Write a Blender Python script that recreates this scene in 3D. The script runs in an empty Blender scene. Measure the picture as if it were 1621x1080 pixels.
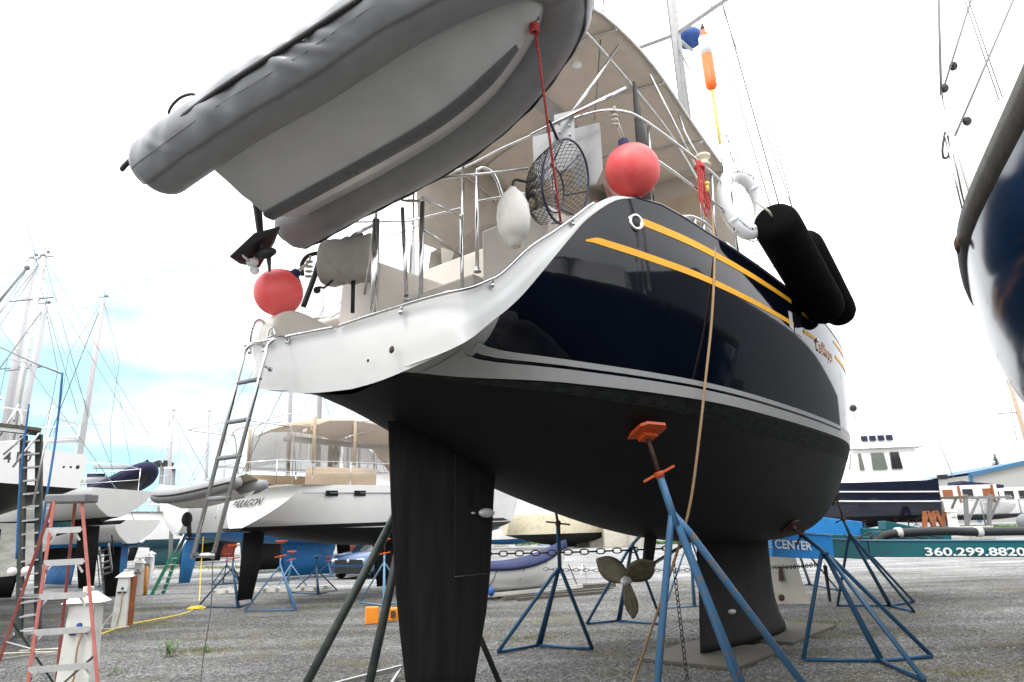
import bpy, bmesh, math, random
from mathutils import Vector, Matrix, Quaternion
random.seed(7)
R = math.radians
sc = bpy.context.scene
COL = sc.collection
# ------------------------------------------------------------------ camera
CAMH, PITCH, ROLL, FPX = 1.7, 15.5, 1.72, 1080.0
cd = bpy.data.cameras.new('camera'); cam = bpy.data.objects.new('camera', cd); COL.objects.link(cam)
cd.sensor_width = 36.0; cd.lens = 36.0 * FPX / 1621.0; cd.clip_end = 3000; cd.clip_start = 0.05
_p = R(PITCH); _r = R(ROLL)
_ri = Vector((1, 0, 0)); _fw = Vector((0, math.cos(_p), math.sin(_p))); _up = _ri.cross(_fw)
RI = _ri * math.cos(_r) - _up * math.sin(_r); UP = _up * math.cos(_r) + _ri * math.sin(_r); FW = _fw
CAM = Vector((0, 0, CAMH))
cam.matrix_world = Matrix(((RI.x, UP.x, -FW.x, 0), (RI.y, UP.y, -FW.y, 0), (RI.z, UP.z, -FW.z, CAMH), (0, 0, 0, 1)))
sc.camera = cam
cd.dof.use_dof = True; cd.dof.focus_distance = 6.5; cd.dof.aperture_fstop = 4.5
# ------------------------------------------------------------------ world
SUN_EL, SUN_AZ = 52.0, 215.0      # azimuth measured clockwise from +Y
w = bpy.data.worlds.new('World'); sc.world = w; w.use_nodes = True
nt = w.node_tree; nt.nodes.clear(); N = nt.nodes.new; Lk = nt.links.new
out = N('ShaderNodeOutputWorld'); bg = N('ShaderNodeBackground'); bg.inputs['Strength'].default_value = 0.1
sky = N('ShaderNodeTexSky'); sky.sky_type = 'NISHITA'; sky.sun_disc = False
sky.sun_elevation = R(SUN_EL); sky.sun_rotation = R(SUN_AZ); sky.air_density = 1.2; sky.dust_density = 0.6
tc = N('ShaderNodeTexCoord')
mp = N('ShaderNodeMapping'); mp.inputs['Scale'].default_value = (1.6, 1.6, 5.0)
nz = N('ShaderNodeTexNoise'); nz.inputs['Scale'].default_value = 2.2; nz.inputs['Detail'].default_value = 7; nz.inputs['Roughness'].default_value = 0.55
Lk(tc.outputs['Generated'], mp.inputs['Vector']); Lk(mp.outputs['Vector'], nz.inputs['Vector'])
# an opening in the cloud low in the west-north-west: distance from one sky direction
op = Vector((-0.56, 0.87, 0.10)).normalized()
dt = N('ShaderNodeVectorMath'); dt.operation = 'DISTANCE'; dt.inputs[1].default_value = op
mp2 = N('ShaderNodeVectorMath'); mp2.operation = 'MULTIPLY'; mp2.inputs[1].default_value = (1, 1, 1)
Lk(tc.outputs['Generated'], mp2.inputs[0]); Lk(mp2.outputs[0], dt.inputs[0])
mr = N('ShaderNodeMapRange'); mr.inputs['From Min'].default_value = 0.05; mr.inputs['From Max'].default_value = 0.50
mr.inputs['To Min'].default_value = 0.50; mr.inputs['To Max'].default_value = 0.0
Lk(dt.outputs['Value'], mr.inputs['Value'])
ad = N('ShaderNodeMath'); ad.operation = 'ADD'; Lk(nz.outputs['Fac'], ad.inputs[0]); Lk(mr.outputs[0], ad.inputs[1])
cr = N('ShaderNodeValToRGB'); cr.color_ramp.elements[0].position = 0.66; cr.color_ramp.elements[1].position = 0.98; cr.color_ramp.elements[1].color = (.8, .8, .8, 1)
Lk(ad.outputs[0], cr.inputs['Fac'])
mul = N('ShaderNodeVectorMath'); mul.operation = 'MULTIPLY'; mul.inputs[1].default_value = (2.3, 3.5, 2.6)
sa = N('ShaderNodeVectorMath'); sa.operation = 'ADD'; sa.inputs[1].default_value = (0, 0, 0.45); sn = N('ShaderNodeVectorMath'); sn.operation = 'NORMALIZE'
Lk(tc.outputs['Generated'], sa.inputs[0]); Lk(sa.outputs[0], sn.inputs[0]); Lk(sn.outputs[0], sky.inputs['Vector'])
Lk(sky.outputs[0], mul.inputs[0])
# cloud brightness varies a little over the sky
nz2 = N('ShaderNodeTexNoise'); nz2.inputs['Scale'].default_value = 1.4; nz2.inputs['Detail'].default_value = 5
Lk(mp.outputs['Vector'], nz2.inputs['Vector'])
cr2 = N('ShaderNodeValToRGB'); cr2.color_ramp.elements[0].position = 0.3; cr2.color_ramp.elements[1].position = 0.75
cr2.color_ramp.elements[0].color = (0.74, 0.76, 0.80, 1); cr2.color_ramp.elements[1].color = (1, 1, 1, 1)
Lk(nz2.outputs['Fac'], cr2.inputs['Fac'])
cl = N('ShaderNodeVectorMath'); cl.operation = 'SCALE'; cl.inputs['Scale'].default_value = 15.0
sz = N('ShaderNodeSeparateXYZ'); Lk(tc.outputs['Generated'], sz.inputs[0]); zr_ = N('ShaderNodeMapRange'); zr_.inputs['To Min'].default_value = .62; zr_.inputs['To Max'].default_value = 1.9; Lk(sz.outputs['Z'], zr_.inputs['Value'])
cm = N('ShaderNodeVectorMath'); cm.operation = 'SCALE'; Lk(cr2.outputs[0], cm.inputs[0]); Lk(zr_.outputs[0], cm.inputs['Scale'])
Lk(cm.outputs[0], cl.inputs[0])
mx = N('ShaderNodeMix'); mx.data_type = 'RGBA'
Lk(cr.outputs[0], mx.inputs[0]); Lk(cl.outputs[0], mx.inputs[6]); Lk(mul.outputs[0], mx.inputs[7])
Lk(mx.outputs[2], bg.inputs['Color']); Lk(bg.outputs[0], out.inputs['Surface'])
# ------------------------------------------------------------------ sun (thin overcast)
sd = bpy.data.lights.new('sun', 'SUN'); sd.energy = 1.3; sd.angle = R(16); sd.color = (1, 0.96, 0.9)
so = bpy.data.objects.new('sun', sd); COL.objects.link(so)
az, el = R(SUN_AZ), R(SUN_EL)
sv = Vector((math.sin(az) * math.cos(el), math.cos(az) * math.cos(el), math.sin(el)))
so.rotation_euler = sv.to_track_quat('Z', 'Y').to_euler()
sc.view_settings.view_transform = 'Standard'; sc.view_settings.look = 'None'
sc.view_settings.gamma = 1; sc.view_settings.exposure = 0.6; sc.view_settings.use_curve_mapping = False

# ================================================================== helpers
def ray(px, py):
    return (RI * ((px - 810.5) / FPX) + UP * ((540 - py) / FPX) + FW)
def gp(px, py, z=0.0):            # point on the level z under a picture point
    d = ray(px, py); t = (z - CAMH) / d.z; return CAM + d * t
def dp(px, py, y):                # point at ground distance y
    d = ray(px, py); return CAM + d * (y / d.y)
def V(*a): return Vector(a)

class MB:
    def __init__(s): s.v = []; s.f = []; s.sm = []
    def add(s, vs, fs, smooth=False):
        o = len(s.v); s.v += [Vector(p) for p in vs]; s.f += [tuple(i + o for i in f) for f in fs]; s.sm += [smooth] * len(fs); return s
    def box(s, c, d, rot=None):
        c = Vector(c); x, y, z = [k / 2 for k in d]
        vs = [Vector((i, j, k)) for i in (-x, x) for j in (-y, y) for k in (-z, z)]
        if rot is not None: vs = [rot @ p for p in vs]
        return s.add([c + p for p in vs], [(0, 1, 3, 2), (4, 6, 7, 5), (0, 4, 5, 1), (2, 3, 7, 6), (0, 2, 6, 4), (1, 5, 7, 3)])
    def bar(s, a, b, wd, th, upv=(0, 0, 1)):     # rectangular bar from a to b
        a = Vector(a); b = Vector(b); d = (b - a).normalized(); u = Vector(upv)
        if abs(d.dot(u)) > .98: u = Vector((1, 0, 0))
        x = d.cross(u).normalized(); y = x.cross(d).normalized()
        vs = [p + x * i * wd / 2 + y * j * th / 2 for p in (a, b) for i, j in ((-1, -1), (1, -1), (1, 1), (-1, 1))]
        return s.add(vs, [(0, 1, 2, 3), (7, 6, 5, 4), (0, 4, 5, 1), (1, 5, 6, 2), (2, 6, 7, 3), (3, 7, 4, 0)])
    def tube(s, pts, r, n=8, smooth=True, cap=True, closed=False, sq=1.0):
        pts = [Vector(p) for p in pts]; m = len(pts)
        rs = r if isinstance(r, (list, tuple)) else [r] * m
        vs = []; fs = []; pu = None
        for i, p in enumerate(pts):
            if closed: d = (pts[(i + 1) % m] - pts[i - 1])
            else: d = pts[min(i + 1, m - 1)] - pts[max(i - 1, 0)]
            d = d.normalized() if d.length > 1e-9 else Vector((0, 0, 1))
            if pu is None:
                u = Vector((0, 0, 1)) if abs(d.z) < .9 else Vector((1, 0, 0))
            else: u = pu
            x = d.cross(u);
            if x.length < 1e-6: x = d.cross(Vector((1, 0.1, 0)))
            x.normalize(); u = x.cross(d).normalized(); pu = u
            for k in range(n):
                a = 2 * math.pi * (k + .5) / n; vs.append(p + x * math.cos(a) * rs[i] + u * math.sin(a) * rs[i] * sq)
        for i in range(m if closed else m - 1):
            for k in range(n):
                a0 = i * n + k; a1 = i * n + (k + 1) % n; j = (i + 1) % m
                fs.append((a0, a1, j * n + (k + 1) % n, j * n + k))
        if cap and not closed:
            fs.append(tuple(range(n - 1, -1, -1))); fs.append(tuple((m - 1) * n + k for k in range(n)))
        return s.add(vs, fs, smooth)
    def lathe(s, prof, base, axis=(0, 0, 1), n=20, smooth=True):   # prof: (r, h)
        ax = Vector(axis).normalized(); q = Vector((0, 0, 1)).rotation_difference(ax); b = Vector(base)
        vs = []; fs = []
        for r, h in prof:
            for k in range(n):
                a = 2 * math.pi * k / n; vs.append(b + q @ Vector((r * math.cos(a), r * math.sin(a), h)))
        for i in range(len(prof) - 1):
            for k in range(n):
                fs.append((i * n + k, i * n + (k + 1) % n, (i + 1) * n + (k + 1) % n, (i + 1) * n + k))
        fs.append(tuple(range(n - 1, -1, -1))); fs.append(tuple((len(prof) - 1) * n + k for k in range(n)))
        return s.add(vs, fs, smooth)
    def grid(s, rows, smooth=True, closed=False):
        n = len(rows[0]); vs = [p for r_ in rows for p in r_]; fs = []
        for i in range(len(rows) - 1):
            for k in range(n if closed else n - 1):
                fs.append((i * n + k, i * n + (k + 1) % n, (i + 1) * n + (k + 1) % n, (i + 1) * n + k))
        return s.add(vs, fs, smooth)
    def prism(s, poly, off, smooth=False):      # planar polygon extruded by vector
        off = Vector(off); n = len(poly); vs = [Vector(p) for p in poly] + [Vector(p) + off for p in poly]
        fs = [tuple(range(n)), tuple(range(2 * n - 1, n - 1, -1))] + [(i, i + n, (i + 1) % n + n, (i + 1) % n) for i in range(n)]
        return s.add(vs, fs, smooth)
    def sphere(s, c, r, n=16, m=10, sc3=(1, 1, 1), rot=None):
        rows = []
        for i in range(m + 1):
            t = math.pi * i / m; row = []
            for k in range(n):
                a = 2 * math.pi * k / n
                p = Vector((math.sin(t) * math.cos(a) * r * sc3[0], math.sin(t) * math.sin(a) * r * sc3[1], math.cos(t) * r * sc3[2]))
                if rot is not None: p = rot @ p
                row.append(Vector(c) + p)
            rows.append(row)
        return s.grid(rows, True, True)
    def build(s, name, mat, parent=None, kind=None, label=None, weld=True, bevel=0):
        org = Vector((0, 0, 0))
        if parent is not None:
            q = parent
            while q is not None: org += Vector(q.location); q = q.parent
        elif s.v and kind != 'structure':
            xs = [p.x for p in s.v]; ys = [p.y for p in s.v]; zs = [p.z for p in s.v]
            org = Vector(((min(xs) + max(xs)) / 2, (min(ys) + max(ys)) / 2, min(zs)))
        me = bpy.data.meshes.new(name); me.from_pydata([tuple(p - org) for p in s.v], [], s.f)
        me.polygons.foreach_set('use_smooth', s.sm)
        if weld:
            bm = bmesh.new(); bm.from_mesh(me); bmesh.ops.remove_doubles(bm, verts=bm.verts, dist=1e-5)
            bmesh.ops.recalc_face_normals(bm, faces=bm.faces); bm.to_mesh(me); bm.free()
        me.materials.append(mat); me.update()
        o = bpy.data.objects.new(name, me); COL.objects.link(o)
        if parent is not None: o.parent = parent
        else: o.location = org
        if bevel:
            b = o.modifiers.new('b', 'BEVEL'); b.width = bevel; b.segments = 2; b.limit_method = 'ANGLE'
        if kind: o['kind'] = kind
        if label: o['label'] = label
        return o
def solid(o, t, off=0):
    m = o.modifiers.new('s', 'SOLIDIFY'); m.thickness = t; m.offset = off; return o
def thing(name, label, cat, loc=(0, 0, 0), group=None):
    o = bpy.data.objects.new(name, None); COL.objects.link(o); o.location = loc; o.empty_display_size = .1
    o['label'] = label; o['category'] = cat
    if group: o['group'] = group
    return o
def tag(o, label, cat, group=None):
    o['label'] = label; o['category'] = cat
    if group: o['group'] = group
    return o
def spl(pts, n=8, closed=False):            # catmull-rom through points
    P = [Vector(p) for p in pts]; m = len(P); o = []
    for i in range(m if closed else m - 1):
        if closed: a, b, c, d = P[i - 1], P[i], P[(i + 1) % m], P[(i + 2) % m]
        else: a, b, c, d = P[max(i - 1, 0)], P[i], P[i + 1], P[min(i + 2, m - 1)]
        for k in range(n):
            t = k / n; o.append(.5 * ((2 * b) + (c - a) * t + (2 * a - 5 * b + 4 * c - d) * t * t + (-a + 3 * b - 3 * c + d) * t ** 3))
    if not closed: o.append(P[-1])
    return o
def curve(pts):                              # smooth monotone-ish 1D interpolation
    P = sorted(pts)
    def f(x):
        if x <= P[0][0]: return P[0][1]
        if x >= P[-1][0]: return P[-1][1]
        i = max(k for k in range(len(P) - 1) if P[k][0] <= x)
        def m(j):
            if j <= 0: return (P[1][1] - P[0][1]) / (P[1][0] - P[0][0])
            if j >= len(P) - 1: return (P[-1][1] - P[-2][1]) / (P[-1][0] - P[-2][0])
            return (P[j + 1][1] - P[j - 1][1]) / (P[j + 1][0] - P[j - 1][0])
        h = P[i + 1][0] - P[i][0]; t = (x - P[i][0]) / h
        return (2 * t ** 3 - 3 * t * t + 1) * P[i][1] + (t ** 3 - 2 * t * t + t) * h * m(i) + (-2 * t ** 3 + 3 * t * t) * P[i + 1][1] + (t ** 3 - t * t) * h * m(i + 1)
    return f
# ------------------------------------------------------------------ materials
def mat(name, col, rough=.5, metal=0, var=.0, vscale=6, bump=0, bscale=30, col2=None, coat=0, spec=None, thr=None, wave=None, rvar=0, stretch=None, sheen=0, alpha=None):
    m = bpy.data.materials.new(name); m.use_nodes = True; t = m.node_tree; b = t.nodes['Principled BSDF']
    b.inputs['Roughness'].default_value = rough; b.inputs['Metallic'].default_value = metal
    b.inputs['Base Color'].default_value = (*col, 1)
    if coat: b.inputs['Coat Weight'].default_value = coat; b.inputs['Coat Roughness'].default_value = .03
    if spec is not None: b.inputs['Specular IOR Level'].default_value = spec
    if sheen: b.inputs['Sheen Weight'].default_value = sheen
    if alpha is not None: b.inputs['Alpha'].default_value = alpha
    tcn = t.nodes.new('ShaderNodeTexCoord'); vec = tcn.outputs['Object']
    if stretch:
        mm = t.nodes.new('ShaderNodeMapping'); mm.inputs['Scale'].default_value = stretch; t.links.new(vec, mm.inputs[0]); vec = mm.outputs[0]
    if var or col2:
        n = t.nodes.new('ShaderNodeTexNoise'); n.inputs['Scale'].default_value = vscale; n.inputs['Detail'].default_value = 6; n.inputs['Roughness'].default_value = .65
        t.links.new(vec, n.inputs['Vector'])
        r = t.nodes.new('ShaderNodeValToRGB'); e = r.color_ramp.elements
        lo, hi = thr if thr else (.35, .65)
        e[0].position = lo; e[1].position = hi
        if col2: e[0].color = (*col2, 1); e[1].color = (*col, 1)
        else:
            e[0].color = (*[c * (1 - var) for c in col], 1); e[1].color = (*[min(1, c * (1 + var)) for c in col], 1)
        t.links.new(n.outputs['Fac'], r.inputs['Fac']); t.links.new(r.outputs[0], b.inputs['Base Color'])
        if rvar:
            q = t.nodes.new('ShaderNodeMapRange'); q.inputs['To Min'].default_value = rough; q.inputs['To Max'].default_value = rough + rvar
            t.links.new(n.outputs['Fac'], q.inputs[0]); t.links.new(q.outputs[0], b.inputs['Roughness'])
    if bump:
        n2 = t.nodes.new('ShaderNodeTexNoise'); n2.inputs['Scale'].default_value = bscale; n2.inputs['Detail'].default_value = 4
        t.links.new(vec, n2.inputs['Vector']); bp = t.nodes.new('ShaderNodeBump'); bp.inputs['Strength'].default_value = bump; bp.inputs['Distance'].default_value = .02
        t.links.new(n2.outputs['Fac'], bp.inputs['Height']); t.links.new(bp.outputs[0], b.inputs['Normal'])
    return m
M = dict(
 navy=mat('navy_gelcoat', (.0028, .0042, .009), .045, var=.15, vscale=3, bump=.03, bscale=1.6, spec=.34), navyr=mat('navy_gelcoat_hazed', (.008, .030, .08), .12, var=.2, vscale=1.5, spec=.6),
 navy2=mat('navy_gelcoat_dull', (.006, .009, .022), .12, coat=.4, var=.2, vscale=4),
 white=mat('white_gelcoat', (.80, .80, .78), .25, var=.03, vscale=3, coat=.2),
 stern=mat('stern_gelcoat', (.82, .82, .81), .22, var=.02, vscale=5, coat=.3, stretch=(1, 1, 3)),
 beige=mat('beige_gelcoat', (.62, .58, .52), .4, var=.05, vscale=4),
 cream=mat('cream_hull', (.66, .60, .44), .5, col2=(.45, .36, .2), vscale=3, thr=(.25, .5)),
 dirty=mat('dirty_white_hull', (.68, .67, .62), .5, col2=(.42, .42, .34), vscale=2, thr=(.3, .55), stretch=(1, 1, 4)),
 steel=mat('stainless_steel', (.62, .62, .62), .16, 1, var=.08, vscale=20),
 alu=mat('aluminium', (.60, .60, .60), .38, 1, var=.1, vscale=25),
 aluw=mat('worn_aluminium', (.50, .50, .49), .45, .6, var=.10, vscale=18),
 mast=mat('white_mast', (.40, .40, .41), .35, var=.04),
 bottom=mat('black_antifouling', (.0035, .0035, .004), .62, col2=(.0085, .0085, .009), vscale=1.6, thr=(.38, .66), bump=.12, bscale=14, stretch=(1, 1, 3), spec=.3),
 keelm=mat('keel_antifouling', (.032, .030, .031), .75, col2=(.018, .018, .019), vscale=3, bump=.2, bscale=20, stretch=(1, 1, .4), thr=(.3, .7), spec=.3),
 rudm=mat('rudder_antifouling', (.014, .014, .014), .7, col2=(.005, .005, .005), vscale=9, bump=.25, bscale=35, stretch=(1, 1, .12), spec=.25),
 strut=mat('grey_strut', (.05, .05, .048), .7, var=.3),
 stripe=mat('grey_stripe', (.46, .46, .45), .35, var=.05, vscale=8),
 black=mat('black_rubber', (.012, .012, .012), .6, var=.3),
 scum=mat('waterline_growth', (.03, .036, .034), .8, col2=(.012, .013, .014), vscale=9, thr=(.38, .62), stretch=(1, 1, 3), spec=.2),
 fleece=mat('black_fender_fleece', (.006, .006, .006), 1.0, var=.3, vscale=60, bump=.9, bscale=14, spec=.03),
 gold=mat('gold_stripe', (.98, .46, .015), .55, var=.05, vscale=5),
 ball=mat('red_buoy_vinyl', (.95, .17, .17), .45, vscale=5, bump=.08, bscale=40, col2=(.92, .09, .09), thr=(.3, .6)),
 wfend=mat('white_fender_vinyl', (.70, .68, .63), .35, var=.08, vscale=8, bump=.04, bscale=40),
 pvc=mat('grey_inflatable_fabric', (.235, .24, .245), .42, var=.08, vscale=7, bump=.12, bscale=5, rvar=.12),
 cover=mat('grey_cover_fabric', (.215, .22, .232), .34, var=.1, vscale=4, bump=.75, bscale=3.2, stretch=(1, 1, 1)),
 ghull=mat('dinghy_hull_gelcoat', (.52, .52, .515), .30, col2=(.45, .45, .445), vscale=2.6, bump=.05, bscale=5, thr=(.3, .6)),
 kstrip=mat('grey_keel_guard', (.10, .105, .11), .6, col2=(.04, .04, .045), vscale=14, thr=(.3, .42), bump=.1),
 bcan=mat('beige_canvas', (.66, .60, .53), .9, var=.06, vscale=6, bump=.15, bscale=9, sheen=.1),
 tan=mat('tan_canvas', (.55, .45, .33), .9, var=.08, vscale=5, bump=.2, bscale=8),
 brown=mat('brown_canvas', (.13, .105, .09), .9, var=.12, bump=.2, bscale=10),
 gcan=mat('grey_canvas', (.33, .315, .29), .9, var=.1, vscale=6, bump=.5, bscale=7),
 clear=mat('clear_vinyl', (.22, .19, .16), .10, alpha=.34),
 bluecan=mat('blue_canvas', (.010, .018, .075), .8, var=.2, vscale=4, bump=.3, bscale=5),
 jb=mat('worn_blue_paint', (.075, .20, .37), .5, col2=(.24, .19, .15), vscale=11, thr=(.38, .43), bump=.1),
 jbl=mat('pale_blue_paint', (.13, .28, .42), .5, col2=(.2, .15, .11), vscale=14, thr=(.33, .40), bump=.1),
 jbd=mat('dark_blue_paint', (.012, .070, .145), .45, col2=(.10, .09, .08), vscale=18, thr=(.32, .38)),
 jg=mat('dark_green_steel', (.022, .036, .036), .5, col2=(.055, .06, .05), vscale=9, thr=(.35, .6)),
 orange=mat('orange_paint', (.66, .10, .018), .5, col2=(.25, .06, .03), vscale=18, thr=(.30, .42)),
 rust=mat('rusty_steel', (.11, .045, .028), .8, col2=(.04, .025, .02), vscale=20, bump=.2),
 chain=mat('chain_steel', (.06, .055, .05), .6, .6, var=.4, vscale=40),
 bronze=mat('bronze_propeller', (.115, .10, .055), .55, .35, col2=(.05, .045, .032), vscale=12, bump=.1, thr=(.3, .6)),
 zinc=mat('zinc_anode', (.55, .55, .54), .5, .3, var=.1),
 wood=mat('weathered_board', (.13, .118, .095), .85, col2=(.065, .058, .045), vscale=8, stretch=(1, 8, 1), bump=.3, thr=(.3, .7)),
 wood2=mat('orange_timber', (.26, .085, .03), .7, var=.25),
 conc=mat('concrete', (.42, .40, .35), .9, col2=(.30, .28, .24), vscale=5, bump=.2, thr=(.3, .6)),
 cpad=mat('cream_steel_plate', (.50, .47, .39), .6, col2=(.42, .39, .32), vscale=4, thr=(.3, .6)),
 teal=mat('teal_paint', (.004, .115, .135), .4, col2=(.02, .08, .09), vscale=5, thr=(.25, .5)),
 sky=mat('bright_blue_paint', (.015, .235, .62), .4, col2=(.02, .18, .42), vscale=4, thr=(.3, .5)),
 bpaint=mat('blue_antifouling', (.015, .17, .42), .6, col2=(.02, .11, .28), vscale=4, thr=(.3, .55)),
 tealb=mat('teal_antifouling', (.03, .11, .14), .6, var=.2),
 letter=mat('white_lettering', (.85, .85, .85), .5), dark=mat('dark_lettering', (.03, .03, .035), .5),
 glet=mat('orange_lettering', (.75, .30, .09), .4),
 redrope=mat('red_rope', (.46, .035, .035), .8, col2=(.6, .25, .22), vscale=60, thr=(.3, .5), bump=.5, bscale=120),
 tanrope=mat('tan_rope', (.46, .31, .18), .85, col2=(.36, .22, .12), vscale=50, bump=.5, bscale=120),
 whrope=mat('cream_rope', (.55, .52, .44), .85, var=.15, vscale=60, bump=.5, bscale=120),
 blrope=mat('blue_rope', (.02, .10, .24), .8, var=.2), net=mat('black_net_cord', (.012, .013, .02), .7, var=.3), netb=mat('navy_net_hoop', (.01, .018, .06), .35, var=.3),
 yel=mat('yellow_paint', (.72, .50, .10), .5, var=.1), ocan=mat('orange_float', (.86, .14, .015), .5, var=.06), wcan=mat('white_float', (.72, .74, .78), .5, var=.05),
 ringm=mat('white_life_ring', (.74, .75, .76), .5, var=.04, bump=.1, bscale=20),
 redlad=mat('faded_red_fibreglass', (.40, .115, .095), .6, col2=(.30, .07, .06), vscale=10, thr=(.3, .6), bump=.1),
 case=mat('orange_case', (.82, .27, .02), .5, var=.06), green=mat('green_fibreglass', (.012, .20, .10), .5, var=.2), ppl=mat('white_pedestal', (.70, .70, .66), .5, col2=(.55, .54, .48), vscale=6, thr=(.3, .5)),
 navyf=mat('navy_fabric', (.012, .014, .05), .85, var=.3, bump=.4, bscale=4), glass=mat('dark_window', (.012, .014, .016), .06), tglass=mat('tinted_window', (.12, .13, .11), .08),
 tyre=mat('tyre_rubber', (.015, .015, .015), .8), car=mat('blue_car_paint', (.035, .085, .19), .2, coat=.8, metal=.3), lamp=mat('head_lamp', (.6, .6, .6), .1),
 wall=mat('white_metal_siding', (.36, .355, .335), .6, var=.03, stretch=(6, 6, .2)), btrim=mat('blue_trim', (.03, .12, .22), .5), shed=mat('dark_grey_siding', (.10, .105, .115), .7, var=.06, stretch=(5, 5, .2)),
 grey=mat('grey_plastic', (.16, .165, .17), .5, var=.1), lgrey=mat('light_grey_plate', (.36, .365, .37), .35, var=.06, vscale=6), blu=mat('blue_plastic', (.02, .08, .3), .5),
 teak=mat('weathered_rail', (.075, .072, .062), .7, col2=(.035, .034, .03), vscale=7, thr=(.3, .7), bump=.2),
 red=mat('red_antifouling', (.28, .05, .03), .7, var=.2), leaf=mat('leaf_green', (.07, .16, .02), .6, var=.4, vscale=20), moss=mat('dry_grass', (.17, .17, .035), .8, var=.5, vscale=15),
 dleaf=mat('conifer_green', (.02, .04, .018), .8, var=.5), bark=mat('bark', (.07, .05, .035), .9), hose=mat('orange_hose', (.6, .25, .04), .6), ylcord=mat('yellow_cord', (.75, .55, .03), .5), white2=mat('white_plastic', (.72, .72, .7), .4, var=.04),
)
def translucent(m, fac, col):
    t = m.node_tree; o = t.nodes['Material Output']; b = t.nodes['Principled BSDF']; tr = t.nodes.new('ShaderNodeBsdfTranslucent'); tr.inputs[0].default_value = (*col, 1); x = t.nodes.new('ShaderNodeMixShader'); x.inputs[0].default_value = fac
    t.links.new(b.outputs[0], x.inputs[1]); t.links.new(tr.outputs[0], x.inputs[2]); t.links.new(x.outputs[0], o.inputs[0])
translucent(M['bcan'], .28, (.48, .43, .37)); translucent(M['tan'], .3, (.6, .45, .3)); translucent(M['ball'], .18, (.9, .12, .10))
def ground_mat():
    m = bpy.data.materials.new('gravel'); m.use_nodes = True; t = m.node_tree; b = t.nodes['Principled BSDF']; b.inputs['Roughness'].default_value = .95; b.inputs['Specular IOR Level'].default_value = .15
    g = t.nodes.new('ShaderNodeNewGeometry'); P = g.outputs['Position']
    def noise(s, d=5, r=.6, st=None):
        v = P
        if st: q = t.nodes.new('ShaderNodeMapping'); q.inputs['Scale'].default_value = st; t.links.new(P, q.inputs[0]); v = q.outputs[0]
        n = t.nodes.new('ShaderNodeTexNoise'); n.inputs['Scale'].default_value = s; n.inputs['Detail'].default_value = d; n.inputs['Roughness'].default_value = r; t.links.new(v, n.inputs['Vector']); return n.outputs['Fac']
    def ramp(f, stops):
        r = t.nodes.new('ShaderNodeValToRGB'); e = r.color_ramp.elements
        while len(e) < len(stops): e.new(.5)
        for i, (p, c) in enumerate(stops): e[i].position = p; e[i].color = (*c, 1)
        t.links.new(f, r.inputs[0]); return r.outputs[0]
    def mix(f, a, c, bt='MIX'):
        x = t.nodes.new('ShaderNodeMix'); x.data_type = 'RGBA'; x.blend_type = bt
        if isinstance(f, float): x.inputs[0].default_value = f
        else: t.links.new(f, x.inputs[0])
        for k, s_ in ((6, a), (7, c)):
            if isinstance(s_, tuple): x.inputs[k].default_value = (*s_, 1)
            else: t.links.new(s_, x.inputs[k])
        return x.outputs[2]
    vo = t.nodes.new('ShaderNodeTexVoronoi'); vo.inputs['Scale'].default_value = 38; t.links.new(P, vo.inputs['Vector'])
    vo2 = t.nodes.new('ShaderNodeTexVoronoi'); vo2.inputs['Scale'].default_value = 14; t.links.new(P, vo2.inputs['Vector'])
    sep = t.nodes.new('ShaderNodeSeparateColor'); t.links.new(vo.outputs['Color'], sep.inputs[0])
    sep2 = t.nodes.new('ShaderNodeSeparateColor'); t.links.new(vo2.outputs['Color'], sep2.inputs[0])
    stone = ramp(sep.outputs[0], [(0, (.045, .046, .047)), (.45, (.158, .160, .160)), (.8, (.255, .256, .252)), (1, (.46, .455, .44))])
    stone2 = ramp(sep2.outputs[1], [(0, (.10, .101, .10)), (.7, (.20, .202, .20)), (1, (.33, .33, .32))])
    c = mix(.28, stone, stone2)
    big = ramp(noise(.35, 4), [(.3, (.62, .60, .58)), (.7, (1.12, 1.12, 1.12))])
    c = mix(1.0, c, big, 'MULTIPLY')
    tr = ramp(noise(.9, 3, .5, (.25, 1.2, 1)), [(.4, (.50, .49, .48)), (.6, (1.08, 1.08, 1.08))])
    c = mix(.7, c, mix(1.0, c, tr, 'MULTIPLY'))
    # moss and thin weeds
    mo = ramp(noise(.55, 6, .7), [(.52, (0, 0, 0)), (.63, (1, 1, 1))]); mo2 = ramp(noise(9, 4, .7), [(.30, (0, 0, 0)), (.55, (1, 1, 1))])
    mm = mix(1.0, mo, mo2, 'MULTIPLY'); bw = t.nodes.new('ShaderNodeRGBToBW'); t.links.new(mm, bw.inputs[0])
    sp = t.nodes.new('ShaderNodeSeparateXYZ'); t.links.new(P, sp.inputs[0])
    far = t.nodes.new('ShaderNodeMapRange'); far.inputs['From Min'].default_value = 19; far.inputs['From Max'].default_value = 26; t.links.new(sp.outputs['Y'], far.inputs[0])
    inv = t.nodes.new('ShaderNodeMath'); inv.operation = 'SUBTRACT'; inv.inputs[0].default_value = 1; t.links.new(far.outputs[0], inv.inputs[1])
    mu = t.nodes.new('ShaderNodeMath'); mu.operation = 'MULTIPLY'; t.links.new(bw.outputs[0], mu.inputs[0]); t.links.new(inv.outputs[0], mu.inputs[1])
    mu3 = t.nodes.new('ShaderNodeMath'); mu3.operation = 'MULTIPLY'; t.links.new(mu.outputs[0], mu3.inputs[0]); mu3.inputs[1].default_value = .7
    c = mix(mu3.outputs[0], c, (.115, .105, .035))
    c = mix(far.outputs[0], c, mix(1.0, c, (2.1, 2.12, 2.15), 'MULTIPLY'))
    t.links.new(c, b.inputs['Base Color'])
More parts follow.
